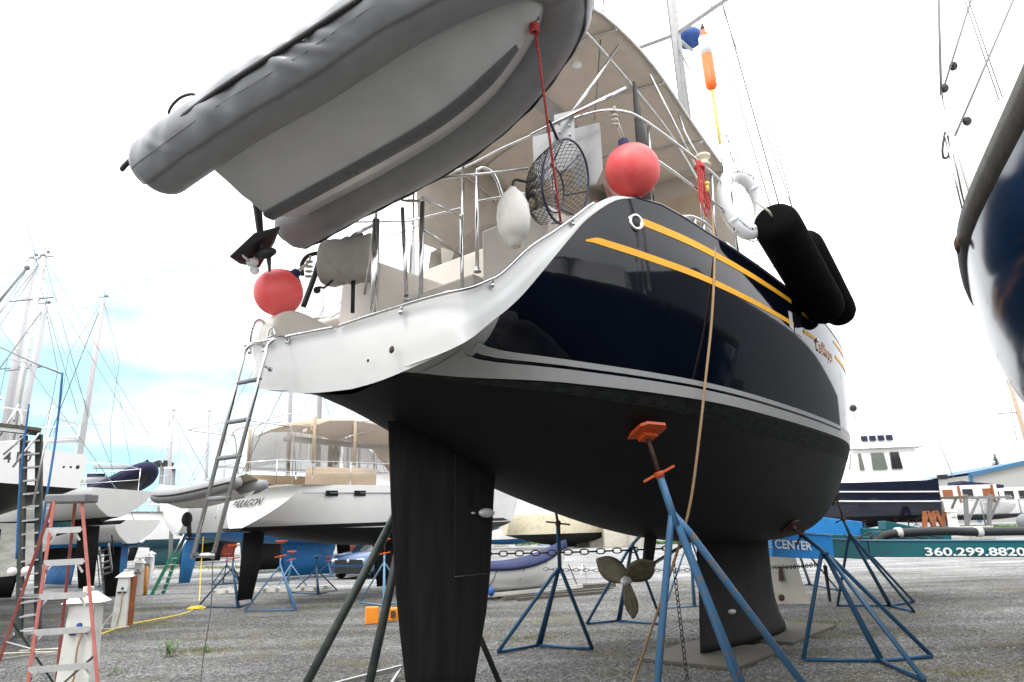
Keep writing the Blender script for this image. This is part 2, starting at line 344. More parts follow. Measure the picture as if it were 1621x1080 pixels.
    bp = t.nodes.new('ShaderNodeBump'); bp.inputs['Strength'].default_value = .9; bp.inputs['Distance'].default_value = .03
    t.links.new(vo.outputs['Distance'], bp.inputs['Height'])
    bp2 = t.nodes.new('ShaderNodeBump'); bp2.inputs['Strength'].default_value = .5; bp2.inputs['Distance'].default_value = .08
    t.links.new(noise(4, 6), bp2.inputs['Height']); t.links.new(bp.outputs[0], bp2.inputs['Normal']); t.links.new(bp2.outputs[0], b.inputs['Normal'])
    return m
M['gravel'] = ground_mat()
def gz(x, y):       # the yard rises a little towards the fence on the right
    if y < 5: return 0.0
    a = max(0, min(1, (x / max(y, 1) - .28) / .12)); d = max(0, min(1, (math.hypot(x, y) - 42) / 12))
    a = a * a * (3 - 2 * a); d = d * d * (3 - 2 * d); return .8 * a * d
def text(name, s, size, m, parent, o, xdir, ydir, bold=.0, depth=.004, shear=0, sx=1, align='LEFT', sp=1):
    cu = bpy.data.curves.new(name, 'FONT'); cu.body = s; cu.size = size; cu.extrude = depth; cu.offset = bold; cu.shear = shear; cu.align_x = align; cu.space_character = sp
    tmp = bpy.data.objects.new('tmp', cu); COL.objects.link(tmp); bpy.context.view_layer.update()
    me = bpy.data.meshes.new_from_object(tmp.evaluated_get(bpy.context.evaluated_depsgraph_get()))
    bpy.data.objects.remove(tmp)
    x = Vector(xdir).normalized(); y = Vector(ydir).normalized(); z = x.cross(y).normalized()
    org = Vector((0, 0, 0)); q = parent
    while q is not None: org += Vector(q.location); q = q.parent
    for v in me.vertices:
        c = v.co.copy(); v.co = Vector(o) + x * c.x * sx + y * c.y + z * c.z - org
    me.name = name; me.materials.clear(); me.materials.append(m)
    ob = bpy.data.objects.new(name, me); COL.objects.link(ob); ob.parent = parent; return ob
# ================================================================== ground
g = MB(); rows = []
xs = [-400, -200, -100, -60, -40, -20, -8, 0, 6, 10, 14, 18, 22, 26, 30, 35, 40, 46, 52, 60, 70, 80, 100, 140, 200, 400]
ys = [-60, -20, 0, 5, 10, 15, 20, 25, 30, 34, 38, 42, 46, 50, 56, 64, 80, 110, 200, 800]
for y in ys: rows.append([V(x, y, gz(x, y)) for x in xs])
g.grid(rows).build('ground', M['gravel'], kind='structure')
# ================================================================== the big navy sloop
TH = R(40); BK = V(3.5, 11.15, 0); BF = V(math.sin(TH), math.cos(TH), 0); BS = V(math.cos(TH), -math.sin(TH), 0)
def B(s, u, z):
    if s < -6.6 and u < 0 and z < 3.9: s = s - .26 * (-u) * min(1, (-6.6 - s) / .6)
    return BK + BF * s + BS * u + V(0, 0, z)
ZW = 2.90
us = curve([(-7.5, 1.30), (-6.8, 1.35), (-6, 1.45), (-5.4, 1.57), (-4.4, 1.73), (-2.8, 1.83), (-1, 1.82), (.5, 1.68), (1.8, 1.46), (3.2, 1.08), (4.6, .62), (6.2, .02)])
uw = curve([(-7.48, .5), (-7.33, .58), (-7, .70), (-6.1, 1.16), (-4.4, 1.58), (-2.5, 1.67), (0, 1.60), (1.06, 1.48), (2.2, 1.22), (3.4, .82), (4.6, .38), (5.6, .015)])
zs = curve([(-5.4, 4.76), (-5, 4.80), (-4.2, 4.73), (-2.8, 4.66), (-1, 4.58), (1, 4.52), (3, 4.62), (5, 4.82), (6.2, 4.98)])
zk = curve([(-7.48, 2.80), (-7.2, 2.70), (-6.6, 2.46), (-5.8, 2.19), (-4.6, 1.90), (-3, 1.60), (-1.5, 1.46), (0, 1.42), (1.6, 1.46), (3.2, 1.72), (4.6, 2.25), (5.6, 2.85)])
zc = curve([(-7.48, 2.92), (-7.4, 2.99), (-7.22, 3.14), (-6.88, 3.44), (-6.5, 3.88), (-6.05, 4.37), (-5.7, 4.64), (-5.4, 4.76)])
nexp = curve([(-7.48, 34), (-7.4, 26), (-7.2, 12), (-6.9, 6.5), (-6.5, 4.2), (-6.1, 3), (-5, 2.2)])
def ush(s, z):
    zt = 4.74; t = max(0, min(1.05, (z - ZW) / (zt - ZW))); f = 1 - (1 - min(t, 1)) ** nexp(s)
    a, b = uw(s), us(s)
    if s > 2.5: f = f * (1 - min(1, (s - 2.5) / 3)) + t * min(1, (s - 2.5) / 3)
    if s > 5.6: a = 0; 
    return a + (b - a) * f
def top(s): return zc(s) if s < -5.4 else zs(s)
sail = thing('sailboat', 'big navy sailboat with white scooped stern and gold stripes on stands in the foreground', 'sailboat', tuple(B(0, 0, 0)))
ST = [-7.48, -7.45, -7.42, -7.38, -7.33, -7.27, -7.2, -7.13, -7.05, -6.97, -6.88, -6.8, -6.65, -6.5, -6.3, -6.1, -5.9, -5.7, -5.55, -5.4, -5.2] + [-5 + .3 * i for i in range(36)]
ST = [s for s in ST if s < 5.6] + [5.6]
def pexp(s): return 1.9 if s < -6.5 else (1.9 + .7 * min(1, (s + 6.5) / 4) if s < 2 else 2.6 - .9 * min(1, (s - 2) / 3.5))
def bottom_pt(s, v):      # v -1..1
    a = abs(v); q = math.sin(a * math.pi / 2); u = uw(s) * q
    p = pexp(s); z = zk(s) + (ZW - zk(s)) * q ** p * (1 - .0 * q)
    # hollow under the counter around the rudder
    return B(s, u * (1 if v > 0 else -1), z)
mb = MB(); mb.grid([[bottom_pt(s, (k - 16) / 16) for k in range(33)] for s in ST if s <= 5.6])
mb.build('hull_bottom', M['bottom'], sail)
mb = MB()
for sd_ in (1, -1):
    rows = []
    for s in ST:
        z0, z1 = ZW, max(ZW + .001, top(s)); rows.append([B(s, sd_ * ush(s, z0 + (z1 - z0) * k / 14), z0 + (z1 - z0) * k / 14) for k in range(15)])
    cp_ = [r_ for s, r_ in zip(ST, rows) if s <= -7.05]; rows = [r_ for s, r_ in zip(ST, rows) if s >= -7.05]
    mc = MB(); mc.grid(cp_); mc.build('counter_panel', M['stripe'], sail)
    # stem
    rows.append([B(5.6 + .6 * (k / 14) ** 1.1, 0, ZW + (4.95 - ZW) * k / 14) for k in range(15)])
    mb.grid(rows)
mb.build('topsides', M['navy'], sail)
def band(name, z0, z1, m, s0, s1, off=.004, n=80, und=False):
    for sd_ in (1, -1):
        b = MB()
        rows = []
        for i in range(n + 1):
            s = s0 + (s1 - s0) * i / n
            a0 = z0(s) if callable(z0) else z0; a1 = z1(s) if callable(z1) else z1
            if s < -5.4: a1 = min(a1, top(s)); a0 = min(a0, a1 - .0005)
            row = []
            for k in range(10):
                z = a0 + (a1 - a0) * k / 9; d = off / max(.35, math.cos(math.atan(abs(us(s + .05) - us(s - .05)) / .1)))
                row.append(B(s, sd_ * (ush(s, z) + d), z - (.006 * min(1, max(0, (-6.5 - s) / .4)) if z < 3.2 else 0)))
            rows.append(row)
        b.grid(rows); b.build(name, m, sail)
band('boot_stripe', 2.902, 3.008, M['stripe'], -7.30, 5.5)
band('boot_stripe', 3.035, 3.085, M['stripe'], -7.15, 5.5)
# pale band of the boot stripe across the counter, and the growth line below it
mb = MB()
for sd_ in (1, -1):
    rows = []
    for s in [x for x in ST if x < 5.5]:
        row = []
        for k in range(5):
            q = .992 - .014 * k; a = uw(s) * q; z = zk(s) + (ZW - zk(s)) * q ** pexp(s)
            row.append(B(s, sd_ * (a + .003), z - .003))
        rows.append(row)
    mb.grid(rows)
mb.build('growth_line', M['scum'], sail)
g0 = curve([(-6.12, 4.13), (-5.95, 4.15), (-1.9, 4.13)]); g1 = curve([(-6.12, 4.14), (-5.9, 4.215), (-1.9, 4.19)])
band('gold_stripe', g0, g1, M['gold'], -6.1, -1.95, .005)
band('gold_stripe', curve([(-5.5, 4.5), (-1.9, 4.44)]), curve([(-5.5, 4.56), (-5.2, 4.575), (-1.9, 4.50)]), M['gold'], -5.48, -1.95, .005)
band('gold_stripe', 4.13, 4.18, M['gold'], -1.55, -1.05, .005, 10); band('gold_stripe', 4.38, 4.43, M['gold'], -1.55, -1.05, .005, 10)
band('gold_stripe', 4.13, 4.18, M['gold'], .35, 3.0, .005, 20); band('gold_stripe', 4.38, 4.43, M['gold'], .35, 3.0, .005, 20)
# white stern: ribbon from the S-shaped paint edge up to the rail
low = [(s, ush(s, zc(s)), zc(s)) for s in (-5.4, -5.7, -6.05, -6.3, -6.5, -6.8, -6.97, -7.13, -7.25, -7.33, -7.4)] + [(-7.46, .72, 2.90), (-7.48, .35, 2.85), (-7.48, 0, 2.84)]
upr = [(-5.4, 1.57, 4.765), (-5.7, 1.51, 4.69), (-6.0, 1.45, 4.50), (-6.25, 1.41, 4.29), (-6.5, 1.37, 4.09), (-6.8, 1.335, 3.86), (-7.05, 1.27, 3.60), (-7.2, 1.25, 3.50), (-7.36, 1.22, 3.41), (-7.48, 1.12, 3.37), (-7.55, .92, 3.35), (-7.6, .6, 3.335), (-7.62, .25, 3.33), (-7.62, 0, 3.33)]
L3 = spl([V(*p) for p in low], 5); U3 = spl([V(*p) for p in upr], 5)
mb = MB()
for sd_ in (1, -1):
    rows = []
    for a, b in zip(L3, U3):
        row = []
        for k in range(9):
            t = k / 8; p = a.lerp(b, t); bl = .018 * math.sin(math.pi * t) * min(1, (b - a).length / .5)
            n = V(-.55 if p.x < -6.6 else -.1, .6, 0)
            if p.x < -7.3: n = V(-1, .5 * min(1, p.y), 0)
            p = p + n * bl + V(-.3, 1, 0) * (.008 if sd_ * p.y != 0 and t < .5 else 0) * min(1, abs(p.y)); row.append(B(p.x, sd_ * p.y, p.z))
        rows.append(row)
    mb.grid(rows)
mb.build('stern_panel', M['stern'], sail)
# inner face of the scoop (rolled inward), floor, aft bulkhead
mb = MB()
for sd_ in (1, -1):
    rows = []
    for i, b in enumerate(U3):
        hu = lambda z: (ush(max(b.x, -7.42), z) if b.x > -7.4 else b.y) - .17
        z2 = max(3.22, b.z - .3)
        pts = [b, b + V(.03, -.03, .012), b + V(.07, -.09, 0), b + V(.08, -.11, -.08), V(b.x + .1, min(b.y - .13, hu(z2)), z2), V(b.x + .12, max(0, min(b.y - .15, hu(3.22))), 3.22)]
        rows.append([B(p.x, sd_ * max(0, p.y), p.z) for p in pts])
    mb.grid(rows)
mb.build('scoop_lining', M['beige'], sail)
mb = MB(); mb.grid([[B(s, u * (ush(s, 3.22) - .22), 3.225) for u in (-1, -.5, 0, .5, 1)] for s in (-7.36, -7, -6.2, -5.3)]); mb.build('swim_platform', M['white'], sail)
mb = MB(); mb.box((0, 0, 0), (1, 1, 1)); mb = MB()
def bb(m, s0, s1, u0, u1, z0, z1, tap=0):
    v = [B(s, u, z) for z, t in ((z0, 0), (z1, tap)) for s, u in ((s0 + t, u0 + t), (s1 - t, u0 + t), (s1 - t, u1 - t), (s0 + t, u1 - t))]
    m.add(v, [(3, 2, 1, 0), (4, 5, 6, 7), (0, 1, 5, 4), (1, 2, 6, 5), (2, 3, 7, 6), (3, 0, 4, 7)]); return m
def bbo(name, m, *a, parent=None, bevel=.02, tap=0):
    o = bb(MB(), *a, tap=tap).build(name, m, parent or sail, bevel=bevel); return o
bbo('stern_bulkhead', M['beige'], -5.62, -5.5, -1.34, 1.34, 3.2, 4.72)
bbo('step', M['beige'], -6.3, -5.63, -.55, .25, 3.2, 4.10); bbo('step', M['beige'], -6.75, -6.31, -.5, .2, 3.2, 3.68)
bbo('locker', M['beige'], -6.75, -5.64, -1.22, -.6, 3.2, 4.33); bbo('locker', M['beige'], -6.35, -5.64, .42, 1.22, 3.2, 4.47)
# rounded port quarter locker
mb = MB()
prof = [V(-7.62, 0, 3.3), V(-7.64, 0, 3.55), V(-7.6, 0, 3.72), V(-7.48, 0, 3.83), V(-7.3, 0, 3.84), V(-7.1, 0, 3.78), V(-6.95, 0, 3.66), V(-6.9, 0, 3.3)]
mb.prism([B(p.x, -1.2, p.z) + BF * .24 - V(0, 0, .12) for p in spl(prof, 5)], BS * .3); o = mb.build('quarter_locker', M['beige'], sail, bevel=.03)
# deck, caprail, coaming, cabin
mb = MB(); D = [s for s in ST if s >= -5.4]
mb.grid([[B(s, k * us(s), zs(s) - .004 + .04 * (1 - k * k)) for k in (-1, -.6, 0, .6, 1)] for s in D] + [[B(6.2, 0, 4.96)] * 5]); mb.build('deck', M['white'], sail)
for sd_ in (1, -1):
    mb = MB(); mb.tube([B(s, sd_ * (us(s) - .01), zs(s) + .015) for s in [-5.4] + [-5 + .4 * i for i in range(28)]], .02, 6, sq=.9); mb.build('toe_rail', M['navy2'] if sd_ > 0 else M['alu'], sail)
mb = MB()
for sd_ in (1, -1):
    mb.grid([[B(s, sd_ * (min(us(s) - .03, 1.72)), zs(s)), B(s, sd_ * (min(us(s) - .07, 1.68)), zs(s) + .19), B(s, sd_ * (us(s) - .22), zs(s) + .2), B(s, sd_ * (us(s) - .24), zs(s))] for s in [-3.5 + .35 * i for i in range(16)]])
mb.build('bulwark', M['white'], sail)
mb = MB()
for sd_ in (1, -1):
    mb.grid([[B(s, sd_ * 1.32, 4.72), B(s, sd_ * 1.26, 5.02 + .06 * (s + 5.4) / 3), B(s, sd_ * 1.08, 5.04 + .06 * (s + 5.4) / 3), B(s, sd_ * 1.05, 4.6)] for s in (-5.45, -4.5, -3.5, -2.4)])
mb.build('cockpit_coaming', M['beige'], sail)
mb = MB(); rows = []
for s, hw, h in ((-2.4, 1.2, 5.32), (-1.5, 1.2, 5.34), (0, 1.12, 5.3), (1.5, .95, 5.22), (2.6, .7, 5.1), (3.2, .5, 4.85)):
    rows.append([B(s, u * hw, z) for u, z in ((-1.05, 4.66), (-1, h - .1), (-.85, h), (0, h + .08), (.85, h), (1, h - .1), (1.05, 4.66))])
mb.grid(rows); mb.add([rows[0][i] for i in range(7)], [tuple(range(7))]); mb.build('cabin_trunk', M['white'], sail)
# portlights, hawse ring, small fittings on the side
def on_side(s, z, off=.006): return B(s, ush(s, z) + off, z)
def patch(mb, s0, s1, z0, z1, off=.006, n=6):
    mb.grid([[on_side(s0 + (s1 - s0) * i / n, z0 + (z1 - z0) * k / 4, off) for k in range(5)] for i in range(n + 1)])
mb = MB(); patch(mb, -1.93, -1.62, 4.05, 4.34); mb.build('hull_window', M['glass'], sail)
mb = MB(); patch(mb, -2.12, -1.98, 4.09, 4.31, .007); mb.build('window_reflector', M['white'], sail)
nS = V(.10, 1, 0)
hs, hz = -5.42, 4.50
mb = MB(); mb.lathe([(.055, 0), (.09, .002), (.092, .02), (.075, .028), (.05, .022), (.05, .006)], on_side(hs, hz, -.005), BS * .94 - BF * .34, 24); hw_ = mb.build('hawse_ring', M['steel'], sail)
mb = MB(); mb.lathe([(.045, 0), (.05, .01), (.045, .014)], on_side(hs, hz, .002), BS * .94 - BF * .34, 20); mb.build('hawse_hole', M['black'], hw_)
mb = MB(); mb.lathe([(.02, 0), (.035, .01), (.02, .03)], on_side(-.95, 4.14, 0), BS, 12); mb.build('through_hull', M['steel'], sail)
mb = MB(); mb.lathe([(.02, 0), (.03, .01), (.012, .02)], B(-7.58, .62, 3.03), -BF, 12); mb.build('exhaust_port', M['rust'], sail)
mb = MB(); mb.lathe([(.01, 0), (.015, .006), (.008, .01)], B(-7.6, .36, 2.99), -BF, 10); mb.build('drain_hole', M['black'], sail)
nm_ = bpy.data.objects.new('boat_name', None); COL.objects.link(nm_); nm_.parent = sail
sx_ = -1.0
for ch, w__ in zip('Calliope', (.19, .155, .075, .075, .075, .17, .165, .15)):
    p = on_side(sx_, 4.0, .012); text('letter', ch, .27, M['glet'], sail, p, on_side(sx_ + .1, 4.0, .012) - p, (0, 0, 1), .002, .002, sx=.82); sx_ += w__ * 1.0
bpy.data.objects.remove(nm_)
# keel and rudder: foil sections
def foil(ch, th, n=14):
    up = [];
    for i in range(n + 1):
        x = (1 - math.cos(math.pi * i / n)) / 2; y = 5 * th * (.2969 * x ** .5 - .126 * x - .3516 * x * x + .2843 * x ** 3 - .1036 * x ** 4); up.append((x, y))
    return up
def foil_mesh(secs):          # (z, s_lead, s_trail, thickness m)
    mb = MB(); rows = []
    for z, sl, st, th in secs:
        c = sl - st; f = foil(c, th / c); r_ = [B(sl - x * c, y * c, z) for x, y in f] + [B(sl - x * c, -y * c, z) for x, y in reversed(f[:-1])][:-1]
        rows.append(r_)
    mb.grid(rows, True, True); mb.add(rows[0], [tuple(range(len(rows[0])))]); mb.add(rows[-1], [tuple(range(len(rows[-1])))])
    return mb
foil_mesh([(1.62, .95, -1.55, .36), (1.2, .93, -1.62, .35), (.75, .92, -1.66, .34), (.55, .94, -1.70, .36), (.33, 1.0, -1.74, .42), (.15, 1.14, -1.77, .5), (.06, 1.18, -1.78, .5)]).build('keel', M['keelm'], sail)
rd = foil_mesh([(2.62, -5.72, -7.10, .165), (2.0, -5.80, -7.06, .16), (1.33, -5.87, -7.0, .15), (1.0, -5.93, -6.95, .135), (.6, -6.05, -6.88, .11), (.34, -6.12, -6.82, .09)]).build('rudder', M['rudm'], sail)
mb = MB(); mb.bar(B(-6.38, .0785, 2.5), B(-6.40, .0735, 1.34), .012, .006, BS); mb.build('skeg_joint', M['black'], sail)
mb = MB(); mb.sphere(B(-6.02, .115, 1.86), .085, 14, 8, (1.25, .4, .5), Matrix.Rotation(R(50), 3, 'Z')); mb.tube([B(-6.16, .10, 1.86), B(-6.2, .1, 1.86)], .01, 6); mb.build('zinc_anode', M['zinc'], sail)
mb = MB(); mb.tube([B(-5.93, .052, 1.328), B(-6.0, .068, 1.328), B(-6.12, .078, 1.328), B(-6.28, .079, 1.328), B(-6.4, .074, 1.328)], .005, 6); mb.build('rudder_joint', M['strut'], sail)
mb = MB(); mb.sphere(B(-1.1, .2, .52), .06, 12, 8, (1, .6, .6)); mb.build('zinc_anode', M['zinc'], sail)
# propeller, strut and shaft
pc = B(-3.47, 0, 1.10); ax = (BF * .97 + V(0, 0, .22)).normalized()
mb = MB(); mb.tube([pc, pc + ax * 1.9], .022, 8); mb.build('propeller_shaft', M['steel'], sail)
mb = MB()
for uu in (0,):
    a = pc + ax * .50; mb.tube([a - ax * .14, a + ax * .14], .045, 12)
    t_ = B(-2.82, uu, 1.63)
    for k, (wd) in ((0, .055),): 
        mb.add([a - BF * .10 - BS * .02, a + BF * .10 - BS * .02, a + BF * .10 + BS * .02, a - BF * .10 + BS * .02] + [t_ + BF * q - BS * r_ for q, r_ in ((-.12, .02), (.14, .02), (.14, -.02), (-.12, -.02))], [(0, 1, 5, 4), (1, 2, 6, 5), (2, 3, 7, 6), (3, 0, 4, 7)])
mb.build('shaft_strut', M['bottom'], sail)
prop = MB(); prop.lathe([(.02, -.10), (.045, -.06), (.055, 0), (.055, .07), (.05, .1)], pc - ax * .02, ax, 16); prop = prop.build('propeller', M['zinc'], sail)
e1 = ax.cross(V(0, 0, 1)).normalized(); e2 = e1.cross(ax).normalized()
for k in range(3):
    a = R(-92 + 120 * k); rd_ = e1 * math.cos(a) + e2 * math.sin(a); tg = ax.cross(rd_).normalized(); rows = []
    for i in range(11):
        t = i / 10; rr = .05 + .40 * t; cw = .16 * math.sin(math.pi * min(.97, .12 + .80 * t)) ** .75 * (1 if t < .85 else 1 - (t - .85) * 2.2); pt = R(34 - 20 * t)
        c_ = tg * math.cos(pt) + ax * math.sin(pt); rows.append([pc + rd_ * (rr - .02 * abs(q) ** 2) + c_ * cw * q * .88 for q in (-1, -.6, -.2, .2, .6, 1)])
    b = MB(); b.grid(rows); solid(b.build('blade', M['bronze'], prop), .009)
# stern rail tube that follows the scoop edge with stand-offs
for sd_ in (1, -1):
    U5 = [V(p.x, p.y, p.z) for p in U3][9:]
    pts = [B(p.x - .035, sd_ * (p.y + .03), p.z + .0) for p in U5]
    mb = MB(); mb.tube(pts, .0135, 8); 
    for i in (6, 24, 44): 
        if i < len(U5): p = U5[i]; mb.tube([B(p.x - .035, sd_ * (p.y + .03), p.z), B(p.x - .02, sd_ * (p.y + .0), p.z - .05)], .012, 8); mb.sphere(B(p.x - .03, sd_ * (p.y + .01), p.z - .05), .022, 10, 6)
    mb.build('stern_handrail', M['steel'], sail)
# push pit, stanchions and side rails
T = .0165
mb = MB()
mb.tube(spl([B(-7.0, -1.35, 5.0), B(-6.7, -1.3, 5.45), B(-5.95, -.6, 5.6), B(-5.9, .39, 5.6), B(-5.83, .96, 5.62), B(-5.7, 1.36, 5.66), B(-5.45, 1.53, 5.72), B(-5.05, 1.6, 5.75), B(-3.9, 1.68, 5.7), B(-3.2, 1.7, 5.62)], 6), T, 8)
mb.tube(spl([B(-5.45, 1.1, 5.3), B(-5.3, 1.48, 5.36), B(-5.0, 1.58, 5.38), B(-4.0, 1.66, 5.32), B(-3.2, 1.7, 5.25)], 5), T, 8)
mb.build('pushpit_rail', M['steel'], sail)
def post(a, b, r=T, nm='stanchion', m='steel', base=True):
    q = MB(); q.tube([a, b], r, 8)
    if base: q.lathe([(.04, 0), (.04, .008), (.024, .02), (.022, .05)], a, b - a, 12)
    return q.build(nm, M[m], sail)
post(B(-5.95, 1.02, 4.6), B(-5.85, .9, 5.61), .026); post(B(-5.0, 1.55, 4.8), B(-5.0, 1.58, 5.74)); post(B(-3.95, 1.6, 4.74), B(-4.0, 1.66, 5.72), .02); post(B(-3.7, 1.62, 4.74), B(-3.7, 1.68, 5.68))
post(B(-3.15, 1.66, 4.7), B(-3.2, 1.7, 5.62)); post(B(-1.6, 1.72, 4.65), B(-1.6, 1.72, 5.35), .012); post(B(.4, 1.6, 4.6), B(.4, 1.6, 5.3), .012); post(B(2.4, 1.2, 4.6), B(2.4, 1.2, 5.3), .012)
mb = MB()
for dz in (.33, .66): mb.tube([B(-3.2, 1.7, 4.66 + dz), B(-1.6, 1.72, 4.62 + dz), B(.4, 1.6, 4.56 + dz), B(2.4, 1.2, 4.6 + dz), B(5, .4, 4.75 + dz)], .004, 5)
mb.build('lifeline', M['steel'], sail)
# stern arch uprights seen under the tender
post(B(-7.5, .28, 3.36), B(-7.5, .28, 4.24), .03); post(B(-7.02, .3, 3.5), B(-7.0, .3, 4.58), .022); post(B(-6.5, .3, 3.68), B(-6.5, .3, 4.63), .018); post(B(-7.17, .3, 3.6), B(-7.15, .2, 4.5), .018)
post(B(-6.29, .3, 4.1), B(-6.27, .3, 5.2), .02); 
mb = MB(); mb.tube(spl([B(-6.27, .3, 5.2), B(-6.2, .34, 5.24), B(-6.1, .42, 5.1), B(-5.95, .5, 4.45)], 5), .018, 8); mb.tube([B(-6.28, .3, 4.85), B(-5.85, .85, 4.95)], .014, 8)
mb.tube([B(-7.0, .3, 4.62), B(-6.5, .3, 4.6)], .014, 8); mb.tube([B(-7.0, .3, 4.32), B(-6.5, .3, 4.2)], .014, 8); mb.tube([B(-7.5, .28, 4.2), B(-7.1, -.6, 4.5), B(-6.7, -1.2, 4.6)], .016, 8); mb.tube([B(-7.02, .3, 4.58), B(-6.6, -.7, 5.1)], .014, 8)
mb.tube([B(-7.5, .28, 4.3), B(-7.0, -.5, 3.9)], .014, 8)
mb.build('boarding_gate', M['steel'], sail)
mb = MB(); mb.tube(spl([dp(480, 486, 6.45), dp(497, 440, 6.45), dp(510, 404, 6.5), dp(530, 388, 6.55), dp(575, 372, 6.6)], 5), .028, 8); mb.tube(spl([dp(479, 436, 6.6), dp(478, 418, 6.6), dp(488, 405, 6.6), dp(508, 400, 6.6)], 5), .022, 8); mb.build('outboard_bracket', M['black'], sail)
mb = MB(); mb.tube([B(-6.2, .95, 5.35), B(-5.75, 1.45, 5.72), B(-5.5, 1.62, 5.92)], .02, 8); mb.tube([B(-6.9, .1, 4.9), B(-5.95, .7, 5.2)], .014, 8); mb.build('stowed_tube', M['steel'], sail)
for s_, u_ in ((-6.0, -.2), (-6.1, -.9)): post(B(s_, u_, 4.1), B(s_ + .05, u_, 5.6), .016)
mb = MB(); mb.tube([B(-6.0, -.2, 5.05), B(-6.1, -.9, 5.1), B(-6.7, -1.25, 5.0)], .014, 8); mb.build('cross_rail', M['steel'], sail); mb = MB(); mb.tube([B(-3.9, 1.68, 5.68), B(-3.9, 1.5, 6.2), B(-3.9, 1.44, 6.5)], .012, 6); mb.build('cross_rail', M['steel'], sail)
for k in range(4): q = MB(); q.lathe([(.016, 0), (.012, .008)], B(-7.0 + .35 * k, -1.19 + .02 * k, 3.55 + .12 * k), BS, 10); q.build('screw_head', M['steel'], sail)
# backstay plates / solar bracket
for s_, u_, z_, wd, h, rt in ((-5.93, 1.16, 5.32, .2, .62, 0), (-5.62, 1.2, 5.28, .3, .66, 1), (-6.0, .95, 5.2, .22, .5, 1)):
    c = B(s_, u_, z_); ang = -BS * .75 - BF * .3 if rt else BS; x = (BS + BF * .35).normalized()
    q = MB(); q.prism([c - x * wd / 2 + V(0, 0, h / 2), c + x * wd / 2 + V(0, 0, h / 2), c + x * wd / 2 - V(0, 0, h * .3), c + x * wd / 4 - V(0, 0, h / 2), c - x * wd / 2 - V(0, 0, h / 2)], x.cross(V(0, 0, 1)) * .012)
    br = q.build('bracket_plate', M['lgrey'], sail)
    if not rt:
        q = MB()
        for i in range(6): q.sphere(c + x * (.05 if i % 2 else -.05) + V(0, 0, .2 - .05 * i) - x.cross(V(0, 0, 1)) * -.02, .012, 8, 5)
        q.build('bolt', M['steel'], br)
# bimini and dodger
tz = curve([(-6.35, 6.55), (-5.9, 6.80), (-5.2, 6.84), (-4.5, 6.76), (-3.9, 6.60), (-3.2, 6.46), (-2.4, 6.36)])
tu = curve([(-6.35, 1.32), (-5.6, 1.45), (-4.2, 1.47), (-2.4, 1.36)])
SS = [-6.35 + .25 * i for i in range(17)]
mb = MB(); mb.grid([[B(s, k * tu(s), tz(s) + .22 * (1 - abs(k) ** 2.4) - .03 * math.sin(s * 5) * (1 - k * k)) for k in [(-1 + .125 * j) for j in range(17)]] for s in SS])
o = mb.build('bimini_canopy', M['bcan'], sail); solid(o, .012)
mb = MB()
mb.grid([[B(s, -tu(s) + .02, tz(s)), B(s, -1.36, 5.9), B(s, -1.3, 5.12)] for s in SS[3:]])
mb.grid([[B(-2.4 + .5 * t, k * (1.34 - .1 * t), 6.38 - (1 - k * k) * -.2 - 1.1 * t) for t in (0, .33, .66, 1)] for k in (-1, -.5, 0, .5, 1)])
o = mb.build('dodger_curtain', M['bcan'], sail); solid(o, .01)
mb = MB(); bb(mb, -2.62, -2.6, -1.15, -.2, 5.3, 6.2); bb(mb, -2.62, -2.6, .1, 1.1, 5.3, 6.1); mb.build('dodger_window', M['tan'], sail)
mb = MB()
for sd_ in (1, -1):
    mb.tube([B(s, sd_ * (tu(s) + .02), tz(s) - .01) for s in SS], .016, 8)
    mb.tube(spl([B(-6.1, sd_ * 1.3, 6.5), B(-5.9, sd_ * 1.36, 6.58), B(-5.0, sd_ * 1.36, 6.45), B(-4.0, sd_ * 1.36, 6.2), B(-3.4, sd_ * 1.45, 5.62)], 5), .014, 8)
    mb.tube([B(-5.9, sd_ * 1.25, 5.62), B(-5.2, sd_ * 1.42, 6.7)], .018, 8); mb.tube([B(-3.6, sd_ * 1.55, 5.6), B(-4.6, sd_ * 1.46, 6.65)], .014, 8)
for s in (-6.3, -5.3, -4.3, -3.2): mb.tube(spl([B(s, k * tu(s), tz(s) + .2 * (1 - abs(k) ** 2.4) - .02) for k in (-1, -.7, -.3, 0, .3, .7, 1)], 3), .014, 8)
mb.build('bimini_frame', M['steel'], sail)
mb = MB(); mb.lathe([(.02, 0), (.07, .02), (.07, .05), (.02, .06)], B(-5.1, .8, 6.8), (0, 0, 1), 16); mb.build('cockpit_lamp', M['white'], sail)
# folded stern chair / umbrella in grey bag and winch
mb = MB(); mb.tube([B(-4.85, 1.42, 4.8), B(-4.85, 1.42, 5.2), B(-4.87, 1.42, 5.65), B(-4.9, 1.42, 5.9), B(-4.92, 1.42, 6.4)], [.055, .06, .065, .045, .02], 10); mb.build('furled_flag_sleeve', M['strut'], sail)
mb = MB(); mb.lathe([(.075, 0), (.08, .02), (.055, .04), (.05, .09), (.085, .11), (.085, .14), (.04, .15)], B(-3.85, 1.66, 5.72), (0, 0, 1), 20); mb.build('spool', M['cream'], sail)
mb = MB(); mb.tube(spl([B(-4.55, 1.66, 4.83), B(-4.35, 1.67, 4.90), B(-4.05, 1.69, 4.91), B(-3.85, 1.7, 4.83)], 4), .02, 8); mb.tube([B(-4.3, 1.66, 4.75), B(-4.3, 1.67, 4.9)], .02, 8); mb.tube([B(-4.1, 1.67, 4.75), B(-4.1, 1.68, 4.9)], .02, 8); mb.build('mooring_cleat', M['steel'], sail)
